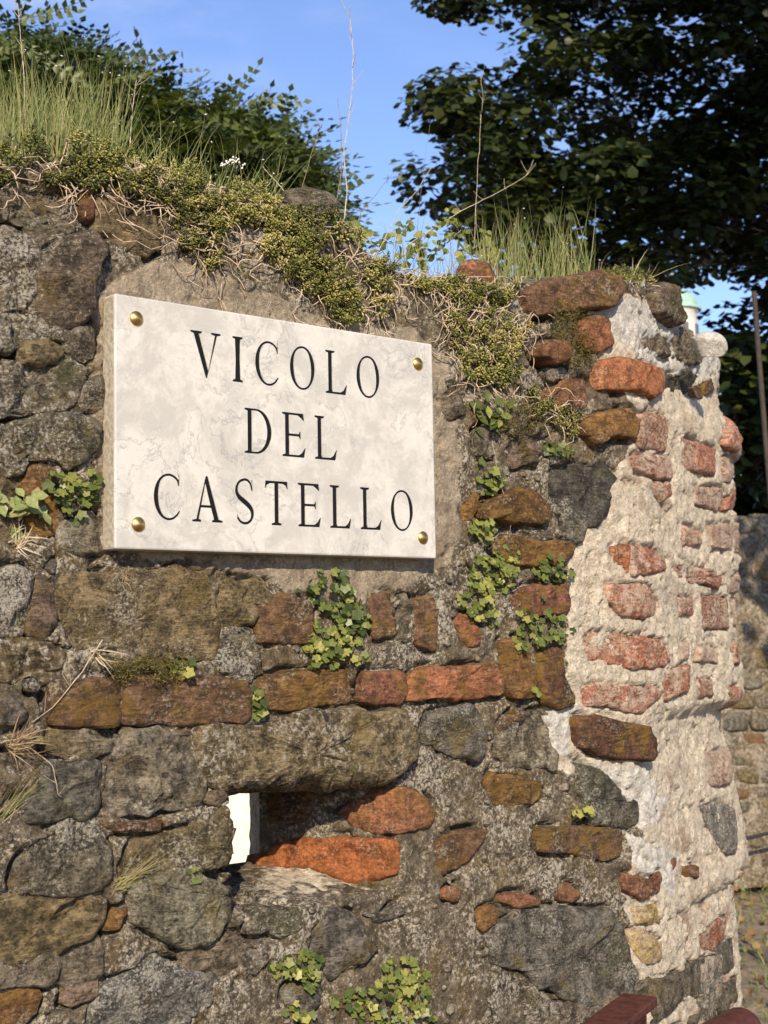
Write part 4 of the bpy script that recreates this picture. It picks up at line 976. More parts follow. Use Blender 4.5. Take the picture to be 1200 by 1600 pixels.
def leaf_clump(name, label, cat, px, py, rx, ry, n, size, seed, tpl=PAL, mat=None, tone=(.5, .2), out=(.006, .030), droop=.2, group=None, face=.55):
    r = np.random.default_rng(seed); o = thing(name, label, cat, group)
    a = r.uniform(0, 6.28, n); q = np.sqrt(r.uniform(0, 1, n)); wob = 1+.28*np.sin(a*3+seed)+.15*np.sin(a*5+2*seed)
    x = px+rx*q*wob*np.cos(a); y = py+ry*q*wob*np.sin(a)
    S_ = surf(x, y); Nn = Nrm(S_[:, 0], S_[:, 2]); lift = r.uniform(*out, n)*(1-.55*q)
    P = S_+Nn*lift[:, None]
    dirs = Nn*(.9)+np.array([[-.25, -.25, face]])+r.normal(0, .33, (n, 3)); s = r.uniform(*size, n)
    V_, F_ = scatter(*tpl, P, frames(dirs, r.uniform(0, 6.28, n)), s)
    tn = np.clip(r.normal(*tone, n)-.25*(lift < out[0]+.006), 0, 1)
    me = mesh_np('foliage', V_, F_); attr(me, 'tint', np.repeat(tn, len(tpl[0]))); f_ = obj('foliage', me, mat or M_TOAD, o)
    ctr = surf([px], [py])[0]; paths, rad = [], []
    for i in range(0, n, 3):
        root = S_[i]*.55+ctr*.45; root = np.array([root[0], float(D(root[:1], root[2:])[0]), root[2]]); mid = (P[i]+root)/2+np.array([0, -.006, -.004]); t = np.linspace(0, 1, 6)[:, None]
        paths.append((1-t)**2*root+2*t*(1-t)*mid+t*t*(P[i]-.0012*Nn[i])); rad.append(.00045)
    Vt, Ft_ = tubes(paths, rad, 4); obj('stems', mesh_np('stems', Vt, Ft_), M_TSTEM, o)
    return o
tf_ = [  # centre, radii, leaves, tone, label
 (510, 925, 40, 32, 42, .30, 'dark toadflax clump directly under the plaque centre'),
 (512, 1010, 48, 38, 75, .68, 'bright yellow-green toadflax clump below the dark clump under the plaque'),
 (540, 965, 32, 30, 34, .42, 'mid-green toadflax clump joining the dark and bright clumps under the plaque'),
 (758, 748, 22, 24, 26, .60, 'round toadflax clump above the ochre brick right of the plaque'),
 (746, 828, 19, 17, 20, .72, 'small pale toadflax tuft beside the lower right corner of the plaque'),
 (775, 890, 38, 30, 60, .60, 'wide toadflax clump right of the plaque bottom corner'),
 (742, 940, 26, 38, 52, .70, 'long trailing toadflax clump over the small orange brick'),
 (855, 890, 30, 20, 30, .40, 'dark toadflax tuft at the edge of the white mortar'),
 (838, 978, 44, 38, 58, .48, 'large-leaved toadflax clump hanging over two upright bricks'),
 (868, 706, 28, 14, 18, .45, 'sparse toadflax sprig under the overhanging ochre brick'),
 (110, 768, 44, 32, 36, .52, 'green toadflax clump left of the plaque beside the rosette'),
 (462, 1512, 42, 27, 34, .58, 'toadflax tuft on the blue-grey slate stone near the bottom'),
 (612, 1565, 72, 58, 110, .62, 'biggest toadflax bush at the bottom edge below the loophole'),
 (458, 1580, 16, 16, 10, .6, 'tiny toadflax sprout at the bottom edge left of the big bush'),
 (905, 1268, 18, 7, 9, .75, 'tiny yellow toadflax sprout on the grey-green stone by the white mortar'),
 (396, 1098, 9, 26, 10, .6, 'thin toadflax sprig in the joint left of the ochre brick'),
 (278, 1045, 12, 12, 8, .7, 'pair of pale toadflax leaves at the right end of the moss fringe'),
 (300, 1362, 14, 12, 7, .8, 'few yellow toadflax leaves left of the loophole sill')]
for i, (x, y, rx, ry, n, tn, lab) in enumerate(tf_):
    leaf_clump('toadflax_plant', lab, 'plant', x, y, rx, ry, int(n*1.4), (.0042, .0088), 100+i, tone=(tn, .27), group='toadflax plants rooted in the wall')
leaf_clump('leafy_weed', 'leafy green weed under the stonecrop curtain right of the plaque', 'plant', 757, 645, 26, 24, 26, (.014, .024), 140, leaf_oval(.26), tone=(.5, .2), out=(.008, .03))
leaf_clump('succulent_rosette', 'fleshy reddish green rosette left of the plaque at the picture edge', 'succulent', 28, 790, 40, 26, 20, (.016, .026), 141, leaf_oval(.30), mat_leaf('fleshy_leaf', [(.16, .20, .07), (.24, .25, .09), (.34, .20, .10)], .35, .1), tone=(.5, .3), out=(.010, .035))
leaf_clump('navelwort', 'three round pale leaves on the upright brick pair', 'plant', 824, 1078, 13, 13, 4, (.010, .014), 142, leaf_oval(.5), tone=(.75, .15), out=(.010, .02))
leaf_clump('yellow_seedling', 'single yellow leaf at the left edge below the slate stone', 'plant', 48, 1155, 5, 4, 2, (.008, .012), 143, leaf_oval(.4), tone=(.95, .05), out=(.006, .012))

# grasses
def ribbons(base, tip, bend, width, r, seg=6):
    """blades from base to tip, sagging by bend; returns V,F"""
    n = len(base); t = np.linspace(0, 1, seg)[None, :, None]; mid = (base+tip)/2+bend
    P = (1-t)**2*base[:, None]+2*t*(1-t)*mid[:, None]+t*t*tip[:, None]
    side = np.cross(tip-base, np.array([[.55, .75, .1]])+r.normal(0, .5, (n, 3))); side /= np.linalg.norm(side, axis=1)[:, None]+1e-9
    w = (width[:, None]*(1-np.linspace(0, 1, seg)[None]**1.6*.93))[..., None]
    V_ = np.stack([P-side[:, None]*w/2, P+side[:, None]*w/2], 2).reshape(-1, 3)
    i = (np.arange(n)*seg*2)[:, None]+(np.arange(seg-1)*2)[None]; F_ = np.stack([i, i+1, i+3, i+2], -1).reshape(-1, 4)
    return V_, F_, seg*2
def grass(name, label, x0, x1, ybase, hpx, n, seed, ydepth=(.03, .3), lean=(0, .25), width=(.0009, .0018), mat=None, tone=(.4, .25), flowers=0, cat='grass', curve=.012):
    r = np.random.default_rng(seed); x = r.uniform(x0, x1, n); Y = r.uniform(*ydepth, n)
    base = np.concatenate([on_plane_y(a, np.interp(a, [x0, x1], ybase), y) for a, y in zip(x, Y)]); base[:, 2] = np.minimum(base[:, 2], ztop(base[:, 0])+.02)-.01
    h = r.uniform(*hpx, n)/FPX*((base-CAM)@FW); ln = r.normal(*lean, (n, 2))
    tip = base+np.stack([ln[:, 0]*h, ln[:, 1]*h*.6, h], 1); bend = np.stack([r.normal(0, curve, n), r.normal(0, curve, n), np.abs(r.normal(0, curve*.6, n))], 1)
    V_, F_, k = ribbons(base, tip, bend, r.uniform(*width, n), r); me = mesh_np('blades', V_, F_); attr(me, 'tint', np.repeat(np.clip(r.normal(*tone, n), 0, 1), k))
    if flowers:
        o = thing(name, label, cat); b = obj('blades', me, mat or M_GRASS, o); b['kind'] = 'stuff'; o['kind'] = 'stuff'
        ids = r.choice(n, flowers, replace=False); tv, tf = octa(); P = tip[ids]
        a, f = scatter(tv*np.array([1, 1.3, 1.6]), tf, P, frames(tip[ids]-base[ids], r.uniform(0, 6, flowers)), r.uniform(.003, .0055, flowers)); f_ = obj('seed_heads', mesh_np('seed_heads', a, f), M_WHITE, o); f_['kind'] = 'stuff'
        return o
    return tag(obj(name, me, mat or M_GRASS), label, cat, kind='stuff')
grass('tall_grass', 'tall dense grass tuft on the left end of the wall top', -20, 185, (238, 245), (70, 205), 1150, 201, flowers=60, lean=(.02, .22))
grass('dry_grass', 'brownish dry grass at the foot of the tall tuft', 70, 185, (245, 248), (30, 100), 160, 202, tone=(.9, .15), lean=(0, .35))
grass('fine_grass', 'thin wispy grass with pale heads right of the tall tuft', 190, 440, (255, 300), (45, 150), 330, 203, lean=(.15, .4), flowers=34, width=(.0007, .0013), curve=.02)
grass('bent_grass', 'sparse green grass tuft behind the leafy bramble', 600, 760, (400, 440), (30, 110), 200, 204, lean=(0, .4), width=(.0007, .0013))
grass('upright_grass', 'upright grass tuft behind the red stone on the wall top', 745, 925, (432, 432), (40, 150), 340, 205, lean=(.0, .22), flowers=14, tone=(.5, .28))
grass('straw_grass', 'straw-coloured dry grass on the broken end of the wall top', 900, 1010, (435, 445), (15, 70), 90, 206, mat=M_DRY, lean=(.25, .6), tone=(.6, .25))
def wall_grass(name, label, px, py, dirs, n, seed, mat, L=(.03, .09), tone=(.5, .25), w=(.0007, .0014)):
    r = np.random.default_rng(seed); p = surf([px], [py])[0]; base = p[None]+r.normal(0, .004, (n, 3))+np.array([[0, -.006, 0]])
    d = np.array([dirs])+r.normal(0, .22, (n, 3)); d[:, 1] = -np.abs(r.normal(.10, .08, n)); d /= np.linalg.norm(d, axis=1)[:, None]
    tip = base+d*r.uniform(*L, n)[:, None]; bend = np.stack([r.normal(0, .004, n), -np.abs(r.normal(.003, .003, n)), r.normal(.003, .004, n)], 1)
    V_, F_, k = ribbons(base, tip, bend, r.uniform(*w, n), r); me = mesh_np('blades', V_, F_); attr(me, 'tint', np.repeat(np.clip(r.normal(*tone, n), 0, 1), k))
    return tag(obj(name, me, mat), label, 'grass', kind='stuff')
wall_grass('dry_tuft', 'dry straw tuft with reddish base left of the loophole', 182, 1384, (1, 0, .42), 46, 211, M_GRASS, (.03, .085), (.8, .25), (.0005, .001))
wall_grass('dry_tuft', 'pale broken stalks on the ledge under the big olive stone', 140, 1022, (.5, 0, -.1), 14, 212, M_DRY, (.012, .036), (.75, .2), (.0012, .0022))
wall_grass('dry_tuft', 'matted dry rootlets at the left edge near the slate stone', 15, 1165, (.3, 0, .1), 90, 213, M_DRY, (.012, .045), (.3, .25))
wall_grass('dry_tuft', 'thin grass leaning up at the left edge below the rootlets', 0, 1275, (.7, 0, .6), 22, 214, M_GRASS, (.03, .08), (.6, .3), (.0005, .0009))
wall_grass('dry_tuft', 'brown rootlet knot under the long brown brick', 185, 900, (.1, 0, -.5), 40, 215, M_DRY, (.008, .022), (.2, .2))
wall_grass('dry_tuft', 'pale rootlets below the fleshy rosette', 20, 850, (.2, 0, .1), 26, 216, M_DRY, (.015, .035), (.8, .2), (.0012, .002))

# twigs and stalks drawn as real tubes standing on the wall crown
def twig(name, label, pts, Y, rad, mat, cat='stalk', seed=0, side=0, wallrel=False, hang=False):
    r = np.random.default_rng(seed+500); p = np.array(pts, float); u = np.linspace(0, len(p)-1, 5*(len(p)-1)+1)
    px_, py_ = np.interp(u, np.arange(len(p)), p[:, 0]), np.interp(u, np.arange(len(p)), p[:, 1])
    px_ = px_+r.normal(0, .5, len(u)); Ys = Y+np.linspace(0, .05, len(u))
    P = surf(px_, py_)+np.array([[0, -.012, 0]]) if hang else np.concatenate([on_plane_y(a, b, y) for a, b, y in zip(px_, py_, Ys)])
    rad = rad*.62; paths, rads = [P], [np.linspace(rad, rad*.45, len(P))]
    for k in range(side):
        i = int(r.integers(len(P)//3, len(P)-1)); d = r.normal(0, 1, 3); d[2] = abs(d[2])+.4; d /= np.linalg.norm(d); L = r.uniform(.006, .025)
        t = np.linspace(0, 1, 5)[:, None]; paths.append(P[i]+d*L*t+np.array([[0, 0, .3]])*L*t*t); rads.append(np.linspace(rad*.5, rad*.25, 5))
    Vt, Ft_ = tubes(paths, rads, 5); return tag(obj(name, mesh_np(name, Vt, Ft_), mat), label, cat)
twig('dry_stalk', 'tallest dry stalk rising against the sky above the plaque', [(538, 345), (542, 300), (537, 240), (543, 200), (551, 130), (552, 70), (547, 30), (533, 0), (527, -25)], .12, .0016, M_TWIGP, side=14, seed=1)
twig('dry_stalk', 'dark shorter stalk leaning against the tallest stalk', [(523, 330), (534, 270), (533, 205), (527, 153)], .12, .0013, M_TWIG, seed=2, side=3)
twig('dry_stalk', 'dark thin stalk slanting right against the blue sky gap', [(553, 365), (565, 330), (590, 300), (616, 268)], .12, .0012, M_TWIG, seed=3)
twig('dry_stalk', 'pale twig slanting right in front of the tree edge', [(585, 405), (622, 330), (650, 300), (668, 270), (682, 254)], .2, .0013, M_TWIGP, seed=4)
twig('dry_stalk', 'long pale stem arching right from the bramble', [(610, 420), (660, 370), (720, 330), (780, 300), (822, 275), (834, 250)], .2, .0016, M_TWIGP, seed=5, side=5)
twig('dry_stalk', 'thin upright stem before the tree crown with a curled tip', [(738, 440), (742, 360), (747, 250), (752, 180), (755, 150), (750, 118)], .25, .0010, M_TWIGP, seed=6, side=4)
twig('dry_stalk', 'thin wire-like stem left of the upright stem by the tree edge', [(645, 420), (655, 330), (662, 260), (672, 195)], .25, .0007, M_TWIG, seed=7)
twig('dry_stalk', 'short pale broken stalk leaning left beside the white flower head', [(448, 303), (428, 280), (410, 260)], .1, .0016, M_TWIGP, seed=8)
twig('dry_stalk', 'tall dry seed stalk at the upper left corner', [(40, 235), (38, 120), (32, 60), (27, 5)], .15, .0012, M_TWIGP, seed=9, side=12)
twig('dry_stalk', 'brown dry seed stalk in the middle of the fine grass', [(203, 235), (207, 170), (213, 125)], .1, .0014, M_TWIGP, seed=10, side=8)
twig('dry_stalk', 'branching dark twig in front of the bush right edge', [(470, 300), (490, 230), (500, 200), (483, 168)], .2, .0009, M_TWIG, seed=11, side=6)
twig('fallen_straw', 'thin straw hanging over the ochre brick right of the plaque', [(760, 690), (768, 735), (780, 780), (789, 815), (786, 850)], 0, .0008, M_TWIGP, seed=12, hang=True, cat='straw')
twig('fallen_straw', 'pale twig running down left past the dark pebble', [(152, 1000), (120, 1050), (75, 1105), (42, 1128)], 0, .0014, M_TWIGP, seed=13, hang=True, cat='straw', side=4)
twig('fallen_straw', 'pale forked rootlet below the rootlet mat at left', [(40, 1168), (75, 1195), (83, 1240), (88, 1244)], 0, .0010, M_TWIGP, seed=14, hang=True, cat='straw', side=4)
twig('fallen_straw', 'long pale bare stem looping over the olive stone above the plaque', [(168, 370), (185, 382), (205, 380), (228, 393), (245, 388), (250, 365), (240, 345)], 0, .0011, M_STEM, seed=15, hang=True, cat='straw')
twig('fallen_straw', 'pale bare stem hooking down over the brown sliver stone', [(118, 285), (105, 310), (103, 335), (112, 348)], 0, .0011, M_STEM, seed=16, hang=True, cat='straw')
twig('fallen_straw', 'pale bare stem curving at the left edge under the stonecrop', [(-5, 300), (20, 282), (50, 288), (72, 282), (76, 270)], 0, .0012, M_STEM, seed=17, hang=True, cat='straw')
# white umbel
def umbel():
    o = thing('white_flower_head', 'round white flower head on the wall top among stonecrop', 'flower'); r = np.random.default_rng(31)
    c = on_plane_y(366, 262, .05)[0]; b = on_plane_y(372, 300, .06)[0]; n = 46; d = r.normal(0, 1, (n, 3)); d[:, 2] = np.abs(d[:, 2])*.9; d /= np.linalg.norm(d, axis=1)[:, None]
    tips = c+d*np.array([[.017, .017, .012]])*r.uniform(.7, 1.1, (n, 1)); Vt, Ft_ = tubes([np.array([b, (b+c)/2+.002, c-np.array([0, 0, .008])])]+[np.array([c-np.array([0, 0, .008]), t]) for t in tips], [.0008]+[.0003]*n, 4)
    obj('stem', mesh_np('stem', Vt, Ft_), M_GRASS, o); tv, tf = octa(); tv = (tv-np.array([.5, 0, 0]))*np.array([1, 2.2, 3])
    a, f = scatter(tv, tf, tips, frames(d, r.uniform(0, 6, n)), r.uniform(.003, .005, n)); obj('florets', mesh_np('florets', a, f), M_WHITE, o)
umbel()
# bramble with bright leaves on the crown
def bramble():
    r = np.random.default_rng(41); o = thing('leafy_bramble', 'light green leafy sprays on the wall top before the sky gap', 'plant')
    paths, rads, P, Dn = [], [], [], []
    for s in [[(575, 420), (590, 385), (625, 360), (650, 345)], [(600, 425), (640, 380), (690, 350), (705, 338)], [(640, 430), (680, 395), (720, 360)], [(690, 435), (720, 400), (745, 385), (760, 370)], [(570, 410), (560, 380), (575, 365)], [(660, 430), (650, 395), (665, 370)], [(740, 435), (760, 400), (775, 392)]]:
        u = np.linspace(0, len(s)-1, 14); a = np.interp(u, range(len(s)), [q[0] for q in s]); b = np.interp(u, range(len(s)), [q[1] for q in s]); Y = r.uniform(.08, .22)
        q = np.concatenate([on_plane_y(i, j, Y+.004*k) for k, (i, j) in enumerate(zip(a, b))]); paths.append(q); rads.append(np.linspace(.0011, .0005, len(q)))
        for k in range(3, 14):
            for _ in range(3): P.append(q[k]+r.normal(0, .006, 3)); Dn.append(np.array([-.3, -.6, .6])+r.normal(0, .5, 3))
    P, Dn = np.array(P), np.array(Dn); tv, tf = leaf_oval(.36); a, f = scatter(tv, tf, P, frames(Dn, r.uniform(0, 6.28, len(P))), r.uniform(.009, .021, len(P)))
    me = mesh_np('foliage', a, f); attr(me, 'tint', np.repeat(np.clip(r.normal(.65, .25, len(P)), 0, 1), len(tv))); obj('foliage', me, M_TOAD, o)
    Vt, Ft_ = tubes(paths, rads, 5); obj('stems', mesh_np('stems', Vt, Ft_), M_TWIGP, o)
bramble()
# ------------------------------------------------------------------ the place behind
def mat_ground():
    t = NT('dry_earth'); v, _ = coords(t, False); n1 = t.noise(v, .7, 6, .6); n2 = t.noise(v, 6, 8, .65); n3 = t.noise(v, 40, 6, .7)
    c = t.mix(t.ramp(n2, .35, .68), (.20, .145, .088), (.36, .275, .18)); c = t.mix(t.math('MULTIPLY', t.ramp(n1, .50, .60), .7), c, (.10, .085, .03))
    c = t.mix(1.0, c, t.val(t.ramp(n3, .3, .7, .6, 1.35)), 'MULTIPLY'); t.set(t.b.inputs['Base Color'], c); t.set(t.b.inputs['Roughness'], .95)
    t.set(t.b.inputs['Normal'], t.bump(t.math('ADD', n2, t.math('MULTIPLY', n3, .3)), .05)); return t.m
def ground():
    gx = np.sort(np.concatenate([np.linspace(-400, 400, 21), np.linspace(-10, 20, 90)])); X, Y = np.meshgrid(gx, gx); P = np.stack([X.ravel(), Y.ravel(), X.ravel()*0], 1)
    P[:, 2] = fbm(P, .6, 4, 91)*.05-.02; k = np.arange(len(P)).reshape(X.shape)
    me = mesh_np('ground', P, np.stack([k[:-1, :-1], k[:-1, 1:], k[1:, 1:], k[1:, :-1]], -1).reshape(-1, 4)); o = obj('ground', me, mat_ground())
    o['kind'] = 'structure'; o['label'] = 'dry bare earth with scattered leaves and grass'
ground()
M_LITTER = mat_leaf('fallen_leaf', [(.16, .085, .035), (.30, .17, .07), (.14, .16, .04)], .7, .1)
def litter():
    r = np.random.default_rng(51); n = 2600; P = np.stack([r.uniform(3.2, 9, n), r.uniform(1.5, 5.5, n), np.full(n, .022)], 1); tv, tf = leaf_oval(.4)
    a, f = scatter(tv, tf, P, frames(np.array([[0, 0, 1.]])+r.normal(0, .45, (n, 3)), r.uniform(0, 6.28, n)), r.uniform(.03, .06, n)); me = mesh_np('fallen_leaves', a, f); attr(me, 'tint', np.repeat(r.random(n), len(tv)))
    tag(obj('fallen_leaves', me, M_LITTER), 'brown fallen leaves strewn on the earth before the far wall', 'leaves', kind='stuff')
    n = 2200; base = np.stack([r.uniform(3.4, 8, n), r.uniform(1.6, 4.6, n), np.zeros(n)], 1); m = fbm(base, 1.1, 3, 8) > .05; base = base[m]; n = len(base)
    h = r.uniform(.03, .10, n); tip = base+np.stack([r.normal(0, .03, n), r.normal(0, .03, n), h], 1); V_, F_, k = ribbons(base, tip, r.normal(0, .01, (n, 3)), r.uniform(.004, .008, n), r)
    me = mesh_np('short_grass', V_, F_); attr(me, 'tint', np.repeat(np.clip(r.normal(.45, .3, n), 0, 1), k)); tag(obj('short_grass', me, M_GRASS), 'patchy short grass on the earth before the far wall', 'grass', kind='stuff')
litter()
# far rubble wall at the right edge
def far_wall():
    o = thing('far_rubble_wall', 'blurred old rubble wall behind at the right edge of the picture', 'wall'); r = np.random.default_rng(61)
    a = at_depth(1060, 996, 8.6); b = at_depth(1620, 996, 9.6); d = (b-a); d[2] = 0; L = np.linalg.norm(d); d /= L; n = np.array([d[1], -d[0], 0]); 
    if n@(CAM-a) < 0: n = -n
    org = np.array([a[0], a[1], 0]); Ht = 2.25
    u, v = np.meshgrid(np.linspace(0, L, 110), np.linspace(0, Ht, 90)); u, v = u.ravel(), v.ravel(); P = org+u[:, None]*d+np.array([[0, 0, 1]])*v[:, None]; P = P+n*(fbm(P, 5, 4, 62)*.05)[:, None]
    top = v > Ht-.001; P[top, 2] += fbm(P[top], 3, 3, 9)*.08; k = np.arange(len(u)).reshape(90, 110)
    me = mesh_np('mortar', P, np.stack([k[:-1, :-1], k[:-1, 1:], k[1:, 1:], k[1:, :-1]], -1).reshape(-1, 4)); attr(me, 'beige_mortar', np.full(len(P), .45)); obj('mortar', me, M_MORT, o)
    bm = bmesh.new(); z = n*-.45; c = [org, org+d*L, org+d*L-n*.45, org-n*.45]; vs_ = [bm.verts.new(q+np.array([0, 0, hh])) for hh in (0, Ht-.02) for q in c]
    for f in ((3, 2, 6, 7), (0, 3, 7, 4), (1, 2, 6, 5), (4, 5, 6, 7)): bm.faces.new([vs_[i] for i in f])
    bm_obj('core', bm, M_MORT, o)
    bm = bmesh.new(); bmesh.ops.create_icosphere(bm, subdivisions=2, radius=1); tv = np.array([q.co[:] for q in bm.verts]); tf = np.array([[q.index for q in f.verts] for f in bm.faces]); bm.free()
    zz = .08
    while zz < Ht-.05:
        x = r.uniform(0, .15); hgt = r.uniform(.07, .15)
        while x < L:
            w = r.uniform(.09, .24); p = org+d*(x+w/2)+np.array([0, 0, zz+hgt/2]); M3 = np.stack([d, n, [0, 0, 1]], 1)
            q = np.sign(tv)*np.abs(tv)**.55*np.array([w*.47, .035, hgt*.46]); q = q*(1+fbm(q+x*7+zz*3, 12, 4, 3)[:, None]*.45)
            me = mesh_np('stone', q@M3.T+p-n*.022, tf); kd = r.choice(list('gglovsb')); cc, ct, mt = KIND[kd][:3]; obj('stone', me, M_STONE if mt == 's' else M_BRICK, o, (*cc, ct)); x += w+.01
        zz += hgt+.012
far_wall()
def cable():
    x = [1120, 1155, 1200, 1300, 1450]; y = [1318, 1313, 1302, 1285, 1300]; q = np.array([at_depth(a, b, 8.15+(a-1060)/560*1.0) for a, b in zip(x, y)])
    u = np.linspace(0, 4, 24); P = np.stack([np.interp(u, range(5), q[:, k]) for k in range(3)], 1); Vt, Ft_ = tubes([P], [.011], 8)
    tag(obj('cable', mesh_np('cable', Vt, Ft_), plain('black_rubber', (.02, .02, .02), .5)), 'black cable running across the far rubble wall', 'cable')
cable()
# low rendered wall seen through the loophole
def render_wall():
    c = at_depth(378, 1300, 4.9); bm = bmesh.new(); R_ = Matrix.Rotation(math.radians(-25), 3, 'Z')
    add_box(bm, (0, .15, .62), (4.2, .3, 1.24), None, .015); add_box(bm, (0, .15, 1.262), (4.3, .38, .045), None, .01)
    bmesh.ops.rotate(bm, cent=(0, 0, 0), matrix=R_, verts=bm.verts); bmesh.ops.translate(bm, vec=(c[0]-.5, c[1]+.2, 0), verts=bm.verts)
    tag(bm_obj('garden_wall', bm, plain('cream_render', (.76, .68, .56), .9, 0, .004, 30, .12)), 'cream rendered low wall seen through the loophole slit', 'wall')
render_wall()
# bush of pinnate sprays
M_BUSH = mat_leaf('bush_leaf', [(.022, .034, .008), (.060, .082, .017), (.140, .155, .036)], .42, .22, .35)
M_BARK = plain('dark_bark', (.07, .052, .038), .9, 0, .01, 30, .4)
def spray_template(seed, n=6):
    r = np.random.default_rng(seed); tv = np.array([(0, 0, 0), (.35, .34, .06), (.5, 0, -.05), (.35, -.34, .06), (1, 0, -.06)]); tf = np.array([(0, 2, 1), (0, 3, 2), (1, 2, 4), (2, 3, 4)]); V_, F_ = [], []; k = 0
    for i in range(n):
        for s in (-1, 1):
            a = s*math.radians(r.uniform(50, 72)); c_, s_ = math.cos(a), math.sin(a); L = .17*(1-.3*abs(i/n-.4))*r.uniform(.85, 1.1)
            R_ = np.array([(c_, -s_, 0), (s_, c_, 0), (0, 0, 1)]); tl = r.normal(0, .3); Rx = np.array([(1, 0, 0), (0, math.cos(tl), -math.sin(tl)), (0, math.sin(tl), math.cos(tl))])
            V_.append((tv*L)@Rx.T@R_.T+np.array([.12+.86*i/n, 0, -.18*(i/n)**2])); F_.append(tf+k); k += len(tv)
    V_.append((tv*.16)+np.array([.98, 0, -.18])); F_.append(tf+k); k += len(tv)
    st_ = np.array([(0, .006, 0), (0, -.006, 0), (.5, -.005, -.04), (.5, .005, -.04), (1, .003, -.18), (1, -.003, -.18)]); V_.append(st_); F_.append(np.array([(0, 1, 2), (0, 2, 3), (3, 2, 5), (3, 5, 4)])+k)
    return np.concatenate(V_), np.concatenate(F_)
def bush():
    r = np.random.default_rng(71); o = thing('climbing_bush', 'dense dark green bush with feathery sprays behind the wall at upper left', 'bush')
    poly = [(-260, 45), (-60, 66), (0, 66), (50, 55), (110, 82), (165, 122), (240, 150), (315, 176), (380, 184), (425, 212), (450, 236), (485, 280), (495, 320), (500, 440), (-260, 440)]
    p = np.array(poly); P = []
    while len(P) < 8200:
        x, y = r.uniform(-260, 520), r.uniform(30, 440)
        if pip(np.array([x]), np.array([y]), poly)[0]: P.append(at_depth(x, y, r.uniform(5.5, 7.2)))
    # edge sprays reaching into the sky
    for x, y in [(85, 20), (200, 92), (225, 90), (285, 112), (300, 128), (420, 158), (400, 165), (470, 195), (500, 245), (515, 265), (45, 42), (60, 30)]: P.append(at_depth(x-36, y+8, r.uniform(5.6, 6.0)))
    P = np.array(P); n = len(P); vv, ff, at, off = [], [], [], 0
    dirs = np.array([[RT[0], RT[1], .12]])*.55+r.normal(0, .6, (n, 3))*np.array([[1, 1, .45]]); dirs[-12:] = RT+np.array([0, 0, .3])+r.normal(0, .08, (12, 3)); dirs /= np.linalg.norm(dirs, axis=1)[:, None]
    upv = np.array([[-.25, -.3, .75]])+r.normal(0, .35, (n, 3)); y_ = np.cross(upv, dirs); y_ /= np.linalg.norm(y_, axis=1)[:, None]; z_ = np.cross(dirs, y_); Rm = np.stack([dirs, y_, z_], -1)
    for k, ids in enumerate(np.array_split(r.permutation(n), 3)):
        tv, tf = spray_template(k); a, f = scatter(tv, tf, P[ids], Rm[ids], r.uniform(.18, .29, len(ids))); vv.append(a); ff.append(f+off); off += len(a); at.append(np.repeat(np.clip(r.normal(.45, .22, len(ids)), 0, 1), len(tv)))
    me = mesh_np('crown', np.concatenate(vv), np.concatenate(ff)); attr(me, 'tint', np.concatenate(at)); c = obj('crown', me, M_BUSH, o)
    paths, rads = [], []
    for k in range(5):
        b = at_depth(-120+k*110+40, 900, 6.4); b[2] = -.03; t = at_depth(-120+k*105, 190+k*20, 6.3); u = np.linspace(0, 1, 10)[:, None]; q = b*(1-u)+t*u; q[1:-1] += r.normal(0, .05, (8, 3)); paths.append(q); rads.append(np.linspace(.05, .012, 10))
        for j in range(6):
            i = int(r.integers(4, 9)); e = q[i]+r.normal(0, .35, 3); paths.append(np.linspace(q[i], e, 5)); rads.append(np.linspace(.014, .004, 5))
    Vt, Ft_ = tubes(paths, rads, 7); obj('trunk', mesh_np('trunk', Vt, Ft_), M_BARK, o)
bush()
